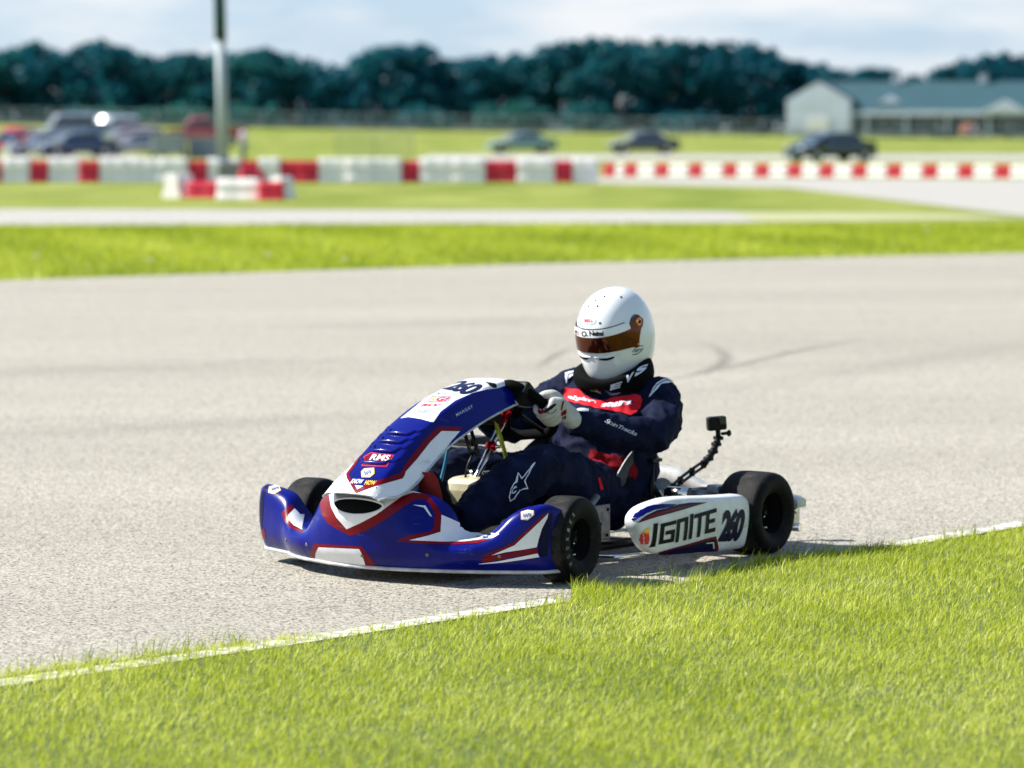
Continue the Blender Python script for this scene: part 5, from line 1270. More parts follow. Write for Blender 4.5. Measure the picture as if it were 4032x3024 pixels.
STRIP_BVH = bvh_of(strip)
# padded neck collar
CM = Matrix.Translation((-.895, .088, .598)) @ Matrix.Rotation(R(19), 4, 'Y')
def collar_rows():
    rows = []
    for k in range(64):
        a = 2 * math.pi * k / 64
        row = []
        fr = max(0, math.cos(a) - .25) / .75
        gap = 1.0 - 0.55 * fr
        for j in range(20):
            b = 2 * math.pi * j / 20
            rx, rz = .028 * gap, .040 * gap
            cx = math.copysign(abs(math.cos(b)) ** .75, math.cos(b)); sx_ = math.copysign(abs(math.sin(b)) ** .75, math.sin(b))
            rr = .116 - .040 * fr + cx * rx
            row.append(CM @ Vector((rr * math.cos(a) * 1.08, rr * math.sin(a), sx_ * rz)))
        rows.append(row)
    return rows
collar = MB(); collar.grid(collar_rows(), 'collar', close_u=True, close_v=True)
COLLAR_BVH = bvh_of(collar)
# gloves closed round the rim of the wheel
SWC0 = Vector((-.062, 0, .115)) + Vector((-.235, 0, .279)).normalized() * .520
def glove(sgn):
    n = Vector((-.235, 0, .279)).normalized(); t = Vector((.279, 0, .235)).normalized(); o = Vector((0, sgn, 0))
    ang = R(4)
    t, o = (t * math.cos(ang) - o * math.sin(ang)), (o * math.cos(ang) + t * math.sin(ang))
    rim = SWC0 + o * .163
    A = lambda a, b, c: tuple(rim + t * a + o * b + n * c)
    ch = []
    for i, off in enumerate((-.033, -.012, .009, .029)):
        L = (.94, 1.0, 1.04, .97)[i]
        ch.append(([A(off, .042, .006), A(off, .041 * L, -.020), A(off, .020, -.040 * L), A(off, -.008, -.036 * L), A(off, -.022, -.014)], [.0150, .0135, .0125, .0112, .0095]))
        ch.append(([A(-.046 + off * .35, .046, .026), A(-.018 + off * .7, .050, .018), A(off, .042, .006)], [.0230, .0210, .0150]))
    ch.append(([A(-.012, .034, .034), A(.022, .026, .038), A(.038, .004, .028), A(.038, -.018, .016)], [.0210, .0180, .0145, .0115]))
    ch.append(([A(-.046, .044, .018), A(-.060, .046, .016), A(-.078, .052, .012)], [.030, .035, .033]))
    return fuse('g', ch, [], 0.0032, 'glove', smooth_it=3, fold=[(60, .0006, (1, 1, 1))]), A
gloveL, GA = glove(1); gloveR, GB = glove(-1)
GLOVE_BVH = bvh_of(gloveL)
#@@BODIES_END
# right side pod carries the same livery mirrored, read from the other side
def pods():
    apply_decals(podL, POD_BVH, DECALS['pod'], 0.0018)
    podL.build('side_pod', kart, weld=False, recalc=False)
    # mirrored copy for the far side (lettering not mirrored: it is left plain there, as nothing of it shows)
    podR.build('side_pod', kart, weld=True)
pods()
# solid thickness for the thin plastic shells: an inner skin
def inner_skin(m_, P, key, th):
    n, k = len(P), len(P[0])
    me_v = [p for row in P for p in row]
    nr = [Vector((0, 0, 0)) for _ in me_v]
    for i in range(n - 1):
        for j in range(k - 1):
            a, b_, c, d = i * k + j, (i + 1) * k + j, (i + 1) * k + j + 1, i * k + j + 1
            N = (me_v[b_] - me_v[a]).cross(me_v[d] - me_v[a])
            for q in (a, b_, c, d): nr[q] += N
    Q = [[P[i][j] - nr[i * k + j].normalized() * th for j in range(k)] for i in range(n)]
    m_.grid(Q, key, flip=True)
    for A_, B_ in ((P[0], Q[0]), (P[-1], Q[-1])):
        m_.grid([A_, B_], 'lip')
    m_.grid([[P[i][0] for i in range(n)], [Q[i][0] for i in range(n)]], 'lip'); m_.grid([[P[i][-1] for i in range(n)], [Q[i][-1] for i in range(n)]], 'lip')
def side_sign(P):
    i, j = len(P) // 2, len(P[0]) // 2
    N = (P[i + 1][j] - P[i][j]).cross(P[i][j + 1] - P[i][j])
    return N
sN = side_sign(NP); inner_skin(nose, NP, 'blackplastic', 0.004 if sN.x > 0 else -0.004)
sP = side_sign(PP); inner_skin(panel, PP, 'blackplastic', 0.0035 if sP.z > 0 else -0.0035)
# pale edge beading along the bottom of the nose and round the panel
nose.tube([p + Vector((0, 0, -0.004)) for p in NP[0][::3]], 0.0065, 'lip', seg=8)
edge = [row[-1] for row in PP[::3]]
panel.tube(edge, 0.004, 'lip', seg=6)
panel.tube([row[0] for row in PP[::3]], 0.004, 'lip', seg=6)
panel.tube(PP[-1][::2], 0.004, 'lip', seg=6)
# ribs
for k, f0 in enumerate((.335, .29, .245, .20)):
    row = min(PP, key=lambda r_: abs(r_[len(r_) // 2].x - f0))
    mid = len(row) // 2
    i0 = PP.index(row)
    arc = []
    for j in range(mid - 9, mid + 10, 1):
        t = abs(j - mid) / 9
        ii = min(len(PP) - 2, i0 + int(round(3.0 * t * t)))
        p = PP[ii][j]
        nn = (PP[ii + 1][j] - PP[ii][j]).cross(PP[ii][j + 1] - PP[ii][j]).normalized()
        if nn.z < 0: nn = -nn
        arc.append(p + nn * (0.0015 - 0.004 * t))
    arc = [arc[i] for i in range(len(arc))]
    if k > 0 or True: panel.tube(arc, [0.0085 * (1 - abs(i - len(arc) / 2) / (len(arc) / 2 + 1)) + 0.0012 for i in range(len(arc))], 'blue', seg=8)
apply_decals(nose, NOSE_BVH, DECALS['nose'])
apply_decals(panel, PANEL_BVH, DECALS['panel'])
# mouth duct: raised white lip round a black sheet that paints the opening's shade
def mouth():
    c = Vector((.438, -.022, .252))
    P = []
    for k in range(32):
        a = 2 * math.pi * k / 32
        y, z = .094 * math.cos(a), (.021 if math.sin(a) > 0 else .031) * math.sin(a)
        q = (c.y + y, c.z + z)
        hit = NOSE_BVH.ray_cast(Vector((3, q[0], q[1])), Vector((-1, 0, 0)))
        x = hit[0].x if hit[0] else .42
        P.append(Vector((x, q[0], q[1])))
    nose.tube([p + Vector((.002, 0, 0)) for p in P], 0.0055, 'white', seg=8, closed=True)
    sheet(nose, NOSE_BVH, [(p.y, p.z) for p in P], [list(range(32))], 'F', 'void', 0.0042)
mouth()
for a_, b_ in ((-.33, .205), (.30, .150), (-.02, .085), (-.42, .10), (.42, .10), (.21, .10), (-.28, .10)):      # fasteners
    h_ = NOSE_BVH.ray_cast(Vector((3, a_, b_)), Vector((-1, 0, 0)))
    if h_[0]:
        n_ = h_[1] if h_[1].x > 0 else -h_[1]
        nose.lathe([(0, .0035), (.0035, .0032), (.006, .0018), (.0065, .0005)], 'dullmetal', axis='Z', seg=14, M4=Matrix.Translation(h_[0]) @ n_.to_track_quat('Z', 'Y').to_matrix().to_4x4())
nose.build('nose_cone', kart, weld=False, recalc=False)
panel.build('front_panel', kart, weld=False, recalc=False)

# ---- tyres and wheels
def wheel(name, pos, rad, wd, rim_r, steer=0.0, letters=False):
    e = empty('wheel', pos, steer, kart)
    h = wd / 2
    t = MB()
    pr = [(rim_r, -h * .80), (rim_r + .012, -h * .90), (rad * .72, -h * 1.0), (rad * .86, -h * .99), (rad * .945, -h * .90), (rad * .985, -h * .74), (rad, -h * .45), (rad * 1.002, 0),
          (rad, h * .45), (rad * .985, h * .74), (rad * .945, h * .90), (rad * .86, h * .99), (rad * .72, h * 1.0), (rim_r + .012, h * .90), (rim_r, h * .80)]
    pr2 = [tuple(p) for p in cmr(pr, 3)]
    keys = []
    for i in range(len(pr2) - 1):
        keys.append('tread' if pr2[i][0] > rad * .982 else 'rubber')
    t.lathe(pr2, 'rubber', axis='Y', seg=96, keys=keys)
    tb = bvh_of(t)
    if letters:
        for ch, ang in letters:
            V, F = text2d(ch, 0.02)
            s_ = 0.017; rc = rad * .80
            ca, sa = math.cos(ang), math.sin(ang)
            V2 = []
            for x, y in V:                       # upright letter standing radially, read round the sidewall
                u_ = (x - .5) * s_ * .62; v_ = (y - .5) * s_
                # radial outward (ca,sa); reading direction clockwise seen from outside
                V2.append((ca * (rc + v_) - sa * u_ * -1 * -1, sa * (rc + v_) + ca * u_ * -1 * -1))
            sheet(t, tb, V2, F, 'L', 'tyreprint', 0.0006, 0.01)
    ty = t.build('tyre', e, weld=False, recalc=False)
    r_ = MB()
    r_.lathe([(rim_r + .004, -h * .82), (rim_r + .004, -h * .72), (rim_r - .008, -h * .66), (rim_r * .82, -h * .2), (rim_r * .62, h * .05), (rim_r * .82, h * .2), (rim_r - .008, h * .66), (rim_r + .004, h * .72), (rim_r + .004, h * .82)], 'void', axis='Y', seg=48)
    r_.lathe([(0, h * .42), (.022, h * .42), (.026, h * .36), (.03, h * .1), (rim_r * .72, h * .02)], 'void', axis='Y', seg=32)
    for k in range(3):
        a = k * 2.094 + .4
        r_.tube([(math.cos(a) * .036, h * .05, math.sin(a) * .036), (math.cos(a) * .036, h * .28, math.sin(a) * .036)], .005, 'blackplastic', seg=8)
    r_.tube([(0, h * .3, 0), (0, h * .5, 0)], .008, 'blackplastic', seg=10)
    r_.ell((.012, h * .5, -.012), (.004, .003, .004), 'chrome', seg=8, rings=6)
    a = -1.0; r_.tube([(math.cos(a) * rim_r * .86, h * .3, math.sin(a) * rim_r * .86), (math.cos(a) * rim_r * .78, h * .75, math.sin(a) * rim_r * .78)], .003, 'alu', seg=8)
    r_.build('rim', e)
    return e
M['tyreprint'] = mat('worn_white_tyre_lettering', (0.34, 0.35, 0.32), 0.7, noise=(220, 0.22, (0.12, 0.12, 0.12)))
word = 'HOOSIER'
LET = [(c, math.pi - (-0.62 + i * .27)) for i, c in enumerate(word)]
wheel('fl', (0.0, .513, .139), .139, .118, .068, R(6), [(c, R(-38 + 15 * i)) for i, c in enumerate(word)])
wheel('fr', (0.0, -.530, .139), .139, .118, .068, R(6))
wheel('rl', (-1.024, .594, .141), .141, .170, .070)
wheel('rr', (-1.024, -.594, .141), .141, .170, .070)

# ---- chassis
def part(name, mb, parent=kart, **k):
    return mb.build(name, parent, **k)
f = MB()
def T(p, r_=.015, k='black', seg=10): f.tube([tuple(q) for q in (cmr(p, 6) if len(p) > 2 else p)], r_, k, seg=seg)
T([(.20, .20, .055), (.05, .24, .055), (-.25, .27, .055), (-.55, .33, .055), (-.85, .33, .06), (-1.10, .30, .10)])
T([(.20, -.20, .055), (.05, -.24, .055), (-.25, -.27, .055), (-.55, -.33, .055), (-.85, -.33, .06), (-1.10, -.30, .10)])
T([(.20, -.20, .055), (.20, .20, .055)]); T([(.03, -.42, .11), (-.02, -.30, .07), (-.02, .30, .07), (.03, .42, .11)])
T([(-.30, -.28, .055), (-.30, .28, .055)]); T([(-.62, -.33, .055), (-.62, .33, .055)])
T([(-1.10, -.30, .10), (-1.10, .30, .10)])
part('chassis_frame', f)
f = MB(); T([(-.20, .28, .06), (-.22, .50, .058), (-.27, .575, .062), (-.50, .59, .062), (-.80, .57, .062), (-.85, .33, .062)], .010, 'chrome'); part('side_bar', f)
f = MB(); T([(-.20, .28, .10), (-.22, .48, .105), (-.27, .56, .11), (-.50, .57, .11), (-.80, .55, .11), (-.83, .33, .10)], .010, 'black'); part('side_bar', f)
f = MB(); T([(-.20, -.28, .06), (-.22, -.50, .058), (-.27, -.575, .062), (-.80, -.57, .062), (-.85, -.33, .062)], .010, 'chrome'); part('side_bar', f)
f = MB(); f.box((.0, 0, .046), (.62, .44, .006), 'alu', bevel=.002); part('floor_pan', f)
f = MB(); T([(-1.024, -.52, .141), (-1.024, .52, .141)], .020, 'alu', 16); part('rear_axle', f)
for s_ in (-1, 1):
    f = MB(); T([(-1.035, s_ * .46, .141), (-1.035, s_ * .55, .141)], .034, 'alu', 20); part('hub', f)
    f = MB(); T([(.0, s_ * .40, .10), (.0, s_ * .42, .17)], .016, 'dullmetal'); T([(.0, s_ * .41, .139), (.0, s_ * .50, .139)], .012, 'dullmetal'); T([(.0, s_ * .41, .12), (-.10, s_ * .385, .115)], .009, 'dullmetal'); part('spindle', f)
    f = MB(); T([(-.10, s_ * .385, .115), (-.13, s_ * .03, .105)], .007, 'chrome'); part('tie_rod', f)
# brackets seen between front wheel and side pod
f = MB(); f.box((-.335, .41, .150), (.125, .008, .125), 'dullmetal', bevel=.02)
for a, b_ in ((-.045, .045), (.04, .045), (-.04, -.04), (.035, -.04), (.0, 0)): f.lathe([(.0, .007), (.006, .007), (.006, 0)], 'void', origin=(-.335 + a, .41, .150 + b_), axis='Y', seg=12)
f.lathe([(.0, .012), (.022, .012), (.026, 0)], 'black', origin=(-.31, .41, .135), axis='Y', seg=20)
part('side_bracket', f)
f = MB(); f.tube([(-.30, .33, .13), (-.47, .31, .225)], .0125, 'dullmetal', seg=10); part('seat_stay', f)
f = MB(); f.tube([(-.90, .25, .09), (-.905, .245, .31)], .011, 'black', seg=10); f.box((-.90, .25, .312), (.06, .05, .012), 'black', bevel=.003); part('seat_stay', f)
f = MB(); f.tube([(-.95, .30, .10), (-.88, .20, .33)], .011, 'black', seg=10); part('seat_stay', f)

# steering column, clamps, bracket, cable
f = MB(); f.tube([(-.062, 0, .115), (-.400, 0, .5163)], .012, 'chrome', seg=14); f.tube([(-.372, 0, .483), (-.418, 0, .5377)], .017, 'redano', seg=14); part('steering_column', f)
ax = Vector((-.235, 0, .279)).normalized()
C0 = Vector((-.062, 0, .115)); P_ = lambda t: C0 + ax * t
f = MB(); f.ell(P_(.36), (.020, .022, .020), 'redano'); f.tube([P_(.36) + Vector((0, -.05, 0)), P_(.36) + Vector((0, .035, 0))], .006, 'chrome', seg=8); part('column_clamp', f)
f = MB()
f.prism([(-.016, -.085), (.016, -.085), (.020, .03), (.012, .07), (-.012, .07), (-.02, .03)], -.003, .003, 'green', lambda a, b_, y: P_(.385) + Vector((.02, .045, 0)) + Vector((.8 * a + .42 * b_, y * 1.0, .62 * a + .9 * b_)))
part('column_bracket', f)
for dx in (0.015, .055):
    f = MB(); f.tube([P_(.33) + Vector((dx, -.03, 0)), Vector((-.215 + dx, -.035, .505))], .0065, 'black', seg=8); part('panel_strut', f)
f = MB(); f.box((-.235, -.02, .515), (.14, .10, .012), 'dullmetal', bevel=.004); f.box((-.29, 0, .49), (.07, .05, .05), 'blackplastic', bevel=.01); part('panel_bracket', f)
f = MB(); f.tube(cmr([(-.10, -.05, .50), (-.125, -.05, .44), (-.12, -.06, .36), (-.10, -.07, .28), (-.05, -.08, .17)], 6), .0055, 'teal', seg=8); part('brake_cable', f)
f = MB(); f.tube([(-.13, -.03, .115), (-.20, -.03, .33), (-.24, -.02, .40)], .004, 'black', seg=8); part('throttle_cable', f)
# tank between the knees
f = MB(); f.box((-.255, -.015, .175), (.21, .19, .24), 'tank', bevel=.045); f.tube([(-.235, -.02, .29), (-.235, -.02, .315)], .026, 'chrome', seg=20); f.box((-.30, -.02, .300), (.16, .02, .01), 'dullmetal'); part('fuel_tank', f)
# pedals
for s_, k in ((-.14, 'dullmetal'), (.14, 'dullmetal')):
    f = MB(); f.tube([(.16, s_, .06), (.22, s_, .16), (.235, s_, .235)], .007, k, seg=8); f.tube([(.235, s_ - .045, .23), (.235, s_ + .045, .23)], .008, k, seg=8); part('pedal', f)

# steering wheel
SWC = P_(.520); n_w = ax
lat = Vector((0, 1, 0)); upv = lat.cross(n_w) * -1
if upv.z < 0: upv = -upv
st = R(-10)
def SW(a, r_): return SWC + (lat * math.cos(a) + upv * math.sin(a)) * r_
f = MB(); rim = []
for k in range(72):
    a = 2 * math.pi * k / 72
    rr = min(.163, (.122) / max(.2, math.sin(a + st)), .150 / max(.2, -math.sin(a + st)))
    rim.append(SW(a, rr))
f.tube(rim, .0175, 'collar', seg=14, closed=True)
sw = f.build('steering_wheel', kart)
f = MB()
for a in (R(0), R(180), R(-60), R(-120), R(60), R(120)):
    f.tube([SW(a, .03), SW(a, .155)], .008, 'black', seg=8)
f.lathe([(0, .008), (.045, .008), (.05, 0), (.05, -.008), (0, -.008)], 'black', axis='Z', seg=32, M4=Matrix.Translation(SWC) @ n_w.to_track_quat('Z', 'Y').to_matrix().to_4x4())
f.build('spokes', sw)
f = MB()
Mw = Matrix.Translation(SWC) @ Matrix(((lat.x, upv.x, n_w.x, 0), (lat.y, upv.y, n_w.y, 0), (lat.z, upv.z, n_w.z, 0), (0, 0, 0, 1)))
f.box((0.03, .082, .006), (.22, .085, .052), 'blackplastic', bevel=.012, M4=Mw)
f.box((0.03, .082, .0335), (.14, .055, .004), 'lens', bevel=.001, M4=Mw)
f.build('dash_display', sw)

# seat shell
def seat():
    sec = [(-.42, .085, .19, .02), (-.55, .070, .205, .09), (-.70, .070, .21, .16), (-.82, .10, .21, .22), (-.90, .19, .205, .18), (-.955, .31, .19, .10), (-1.00, .42, .165, .03)]
    sec = cmr(sec, 5)
    rows = []
    for x, z, hw, wing in sec:
        row = []
        for k in range(17):
            t = -1 + 2 * k / 16
            a = abs(t)
            y = hw * math.copysign(min(1, a * 1.12) if a < .9 else 1 + (a - .9) * .6, t)
            up_ = wing * max(0, (a - .55) / .45) ** 1.5
            fw = .0
            row.append(Vector((x + up_ * .25, y + .01, z + up_)))
        rows.append(row)
    s_ = MB(); s_.grid(rows, 'seat'); inner_skin(s_, rows, 'seat', 0.005); s_.build('seat', kart)
seat()

# engine on the right, airbox, muffler, chain guard, brake disc
f = MB(); f.box((-.72, -.40, .17), (.20, .17, .17), 'dullmetal', bevel=.02)
for k in range(8): f.box((-.72, -.40, .265 + k * .011), (.15, .14, .005), 'alu')
f.box((-.72, -.40, .36), (.12, .11, .03), 'black', bevel=.01); f.lathe([(0, .03), (.06, .03), (.085, .01), (.085, -.02), (0, -.02)], 'black', origin=(-.72, -.30, .19), axis='Y', seg=32)
part('engine', f)
f = MB(); f.tube(cmr([(-.80, -.40, .22), (-.90, -.36, .23), (-.98, -.28, .215)], 5), .020, 'chrome', seg=14); f.tube([(-.955, -.30, .215), (-1.12, -.05, .215)], .042, 'dullmetal', seg=20); part('exhaust', f)
f = MB(); f.tube([(-.62, -.40, .30), (-.54, -.38, .31)], .045, 'black', seg=20); part('air_filter', f)
f = MB(); f.lathe([(.025, .004), (.095, .004), (.095, -.004), (.025, -.004)], 'dullmetal', origin=(-1.035, .20, .141), axis='Y', seg=40); part('brake_disc', f)
f = MB(); f.box((-.97, .20, .175), (.07, .05, .05), 'alu', bevel=.01); f.tube([(-.97, .225, .175), (-.97, .24, .175)], .018, 'chrome', seg=14); part('brake_caliper', f)
f = MB(); f.lathe([(.02, .003), (.085, .003), (.088, 0), (.085, -.003), (.02, -.003)], 'alu', origin=(-1.035, -.36, .141), axis='Y', seg=40); part('sprocket', f)
for y_ in (.31, -.30):
    f = MB(); f.box((-1.035, y_, .135), (.11, .022, .10), 'alu', bevel=.015); f.lathe([(.02, .016), (.038, .016), (.04, 0)], 'chrome', origin=(-1.035, y_, .141), axis='Y', seg=24); part('axle_bearing', f)
f = MB(); f.tube([(-.88, .33, .205), (-.88, .42, .205)], .022, 'chrome', seg=16); f.tube([(-.88, .42, .205), (-.88, .50, .205)], .017, 'dullmetal', seg=16); f.box((-.90, .36, .165), (.10, .05, .07), 'black', bevel=.01); part('pod_mount', f)
f = MB(); f.box((-1.0, .45, .215), (.05, .05, .03), 'alu', bevel=.006); f.box((-.99, .38, .20), (.12, .04, .03), 'black', bevel=.008); f.tube([(-.94, .30, .19), (-1.0, .46, .20)], .008, 'chrome', seg=8); part('linkage', f)

# rear bumper: wide aluminium beam with a raised middle, end plates and lower tube
rb = empty('rear_bumper', (0, 0, 0), 0, kart)
BX = -1.285
f = MB()
beam = cmr([(BX + .03, -.645, .165), (BX, -.60, .178), (BX, -.42, .182), (BX, -.22, .235), (BX, -.08, .250), (BX, .08, .248), (BX, .18, .215), (BX, .26, .190), (BX, .45, .180), (BX, .585, .178), (BX + .01, .630, .168)], 4)
rows = []
for p in beam:
    h_ = .030 + .055 * max(0, (p[2] - .185) / .06)
    rows.append([Vector((p[0] + .028, p[1], p[2] - h_)), Vector((p[0] + .03, p[1], p[2] - .004)), Vector((p[0] + .02, p[1], p[2])), Vector((p[0] - .02, p[1], p[2])), Vector((p[0] - .03, p[1], p[2] - .008)), Vector((p[0] - .03, p[1], p[2] - h_))])
f.grid(rows, 'bumpwhite', close_v=True)
M['bumpwhite'] = mat('white_scuffed_bumper', (0.60, 0.60, 0.58), 0.35, coat=0.3, noise=(22, 0.2, (0.34, 0.34, 0.33)))
f.add(rows[0], [list(range(6))], 'bumpwhite', False); f.add(rows[-1], [list(range(6))[::-1]], 'bumpwhite', False)
f.build('upper_beam', rb)
for s_ in (-1, 1):
    f = MB(); f.box((BX, s_ * .595, .118), (.045, .018, .10), 'alu', bevel=.005); f.lathe([(.0, .013), (.012, .013), (.014, .0)], 'chrome', origin=(BX + .005, s_ * .595, .125), axis='Y', seg=16); f.build('end_plate', rb)
    f = MB(); f.tube([(BX, s_ * .30, .17), (BX + .10, s_ * .28, .12), (-1.10, s_ * .28, .10)], .013, 'black', seg=10); f.build('bumper_arm', rb)
f = MB(); f.tube([(BX, -.62, .066), (BX, .62, .066)], .015, 'chrome', seg=14); f.build('lower_tube', rb)

# ---- action camera on its jointed arm
cm = empty('action_camera', (-.99, .27, .205), 0, kart)
cm.parent = None
cm.matrix_world = Matrix.Translation((-0.240, 11.655, 0.004)) @ Matrix.Rotation(YAW, 4, 'Z') @ Matrix.Translation((-.99, .27, .205))
tag(cm, 'small black action camera on a jointed arm clamped behind the seat', 'action camera')
Q = lambda F_, L_, Z_: (F_ + .99, L_ - .27, Z_ - .205)
arm = [(-.965, .27, .192), (-1.02, .262, .208), (-1.084, .25, .225), (-1.16, .25, .250), (-1.235, .25, .272)]
f = MB()
for o_ in (-.010, .010):
    f.tube([Q(a, b_, c + o_) for a, b_, c in arm], .0055, 'blackplastic', seg=8)
for a, b_, c in arm: f.box(Q(a, b_, c), (.016, .018, .030), 'blackplastic', bevel=.004)
f.build('extension_bar', cm)
seg = [(-1.235, .25, .272), (-1.268, .25, .289), (-1.298, .25, .312), (-1.320, .25, .337), (-1.333, .25, .358)]
for i, (a, b_) in enumerate(zip(seg[:-1], seg[1:])):
    f = MB(); d = Vector(b_) - Vector(a)
    f.tube([Q(*a), Q(*(Vector(a) + d * .8))], [.014, .011], 'blackplastic', seg=12)
    f.ell(Q(*b_), (.0125, .014, .0125), 'blackplastic', seg=12, rings=8)
    f.tube([Q(b_[0], b_[1] - .018, b_[2]), Q(b_[0], b_[1] + .018, b_[2])], .007, 'blackplastic', seg=10)
    f.build('joint', cm)
f = MB(); f.tube([Q(-1.333, .25, .355), Q(-1.330, .25, .392)], .009, 'blackplastic', seg=12); f.tube([Q(-1.345, .255, .372), Q(-1.362, .27, .374)], .006, 'blackplastic', seg=8); f.ell(Q(-1.366, .274, .374), (.012, .008, .012), 'blackplastic', seg=12, rings=8); f.build('mount_screw', cm)
f = MB()
Mc = Matrix.Translation(Q(-1.320, .25, .411)) @ Matrix.Rotation(R(50), 4, 'Z') @ Matrix.Rotation(R(4), 4, 'X')
f.box((0, 0, 0), (.034, .070, .050), 'blackplastic', bevel=.008, M4=Mc)
f.build('camera_body', cm)
f = MB(); f.box((.020, .018, .010), (.010, .026, .026), 'lens', bevel=.003, M4=Mc); f.build('lens', cm)
f = MB(); f.box((-.0175, 0, 0), (.002, .058, .038), 'lens', bevel=.0008, M4=Mc); f.build('screen', cm)
driver_root = suit
apply_decals(suit, SUIT_BVH, DECALS['body'], 0.0030)
person = suit.build('person', None, weld=False, recalc=False)
person.matrix_world = Matrix.Translation((-0.240, 11.655, 0.004)) @ Matrix.Rotation(YAW, 4, 'Z')
tag(person, 'kart driver in a navy race suit, white helmet and gloves, gripping the steering wheel', 'person')
apply_decals(helmet, HELMET_BVH, DECALS['helmet'])
hm = helmet.build('helmet', person, weld=False, recalc=False)
vz = MB(); vz.v, vz.f, vz.mi, vz.mats, vz.sm = visor.v, visor.f, visor.mi, visor.mats, visor.sm
vis = visor.build('visor', hm, weld=False)
apply_decals(strip, STRIP_BVH, DECALS['strip'])
strip.build('visor_strip', hm, weld=False, recalc=False)
# roll of the opening above and below the visor
for key_, tab, dz in (('black', VT, .0015), ('black', VB, -.0015)):
    m_ = MB(); m_.tube([hsurf(interp(tab, abs(a)) + dz if not (tab is VT and abs(a) < 60) else .0655, R(a), .0015) for a in range(-96, 97, 4)], .0016, 'collar', seg=6); m_.build('visor_seal', hm)
for s_ in (-1, 1):
    p0 = hsurf(.046, R(85 * s_), .004); p1 = hsurf(.046, R(85 * s_), .0075); ax_ = (p1 - p0).normalized()
    Mx = Matrix.Translation(p0) @ ax_.to_track_quat('Z', 'Y').to_matrix().to_4x4()
    m_ = MB(); m_.lathe([(0, .006), (.007, .006), (.009, .004), (.0135, .0035), (.015, .0015), (.015, 0)], 'brass', axis='Z', seg=28, M4=Mx, keys=['void', 'brass', 'brass', 'brass', 'brass']); m_.build('visor_pivot', hm)
    p0 = hsurf(-.024, R(70 * s_), .005); Mx = Matrix.Translation(p0) @ (hsurf(-.024, R(70 * s_), .01) - p0).normalized().to_track_quat('Z', 'Y').to_matrix().to_4x4()
    m_ = MB(); m_.lathe([(0, .008), (.004, .0075), (.006, .005), (.006, 0)], 'brass', axis='Z', seg=20, M4=Mx); m_.build('visor_knob', hm)
# raised chin vents
for s_ in (-1, 1):
    m_ = MB(); m_.tube([hsurf(-.042 + .004 * abs(a - 20) / 14, R(a * s_), .0008) for a in range(9, 33, 3)], [.0022, .0042, .0046, .0046, .0046, .0044, .0038, .0022], 'void', seg=8); m_.build('chin_vent', hm)
    m_ = MB(); m_.tube([hsurf(-.0355 + .003 * abs(a - 20) / 14, R(a * s_), .001) for a in range(3, 42, 3)], .0030, 'helmet', seg=8); m_.build('vent_lip', hm)
apply_decals(collar, COLLAR_BVH, DECALS['collar'])
cl = collar.build('neck_collar', person, weld=False, recalc=False)
m_ = MB(); m_.tube([CM @ Vector((-.120, .01, -.02)), CM @ Vector((-.155, .012, -.055)), CM @ Vector((-.185, .014, -.070))], [.012, .009, .007], 'collar', seg=8)
m_.lathe([(.006, .003), (.012, .003), (.012, -.003), (.006, -.003)], 'collar', axis='Y', origin=(0, 0, 0), seg=20, M4=Matrix.Translation(CM @ Vector((-.190, .014, -.074)))); m_.build('collar_strap', cl)
apply_decals(gloveL, GLOVE_BVH, DECALS['glove'], 0.0006)
gloveL.build('glove', person, weld=False, recalc=False)
gloveR.build('glove', person, weld=False, recalc=False)
def shoe(y):
    ch = [([(.115, y, .085), (.125, y, .14), (.155, y + .004, .20), (.180, y + .006, .27), (.205, y + .006, .325)], [.034, .036, .034, .036, .028]),
          ([(.062, y + .004, .165), (.10, y, .125)], [.048, .038]), ([(.165, y - .018, .26), (.20, y - .014, .315)], [.026, .022]), ([(.165, y + .024, .26), (.195, y + .02, .305)], [.026, .022]),
          ([(.070, y + .004, .16), (.10, y + .004, .205)], [.044, .034])]
    s_ = fuse('s', ch, [], 0.005, 'collar', smooth_it=4)
    bv = bvh_of(s_)
    so = s_.build('shoe', person, weld=False, recalc=False)
    m_ = MB(); rows = []
    for z, x, w_ in ((.055, .125, .024), (.10, .162, .032), (.16, .172, .031), (.22, .206, .038), (.28, .226, .043), (.33, .238, .036), (.352, .238, .018)):
        rows.append([Vector((x - .020, y + w_ * 1.04 * math.cos(a) + .004, z)) + Vector((max(0, math.sin(a)) * .026, 0, 0)) for a in [math.pi * k / 10 for k in range(11)]])
    m_.grid(rows, 'shoered'); m_.build('sole', so)
    m_ = MB()
    for k in range(6):
        z = .20 + k * .018; x = .118 + k * .0065
        m_.tube([(x + .012, y - .024, z), (x - .004, y + .002, z + .004), (x + .012, y + .028, z)], .0028, 'suitwhite', seg=6)
    m_.tube([(.088, y, .20), (.120, y + .001, .25), (.150, y + .001, .30)], [.016, .017, .012], 'collar', seg=10); m_.build('laces', so)
shoe(.115); shoe(-.128)
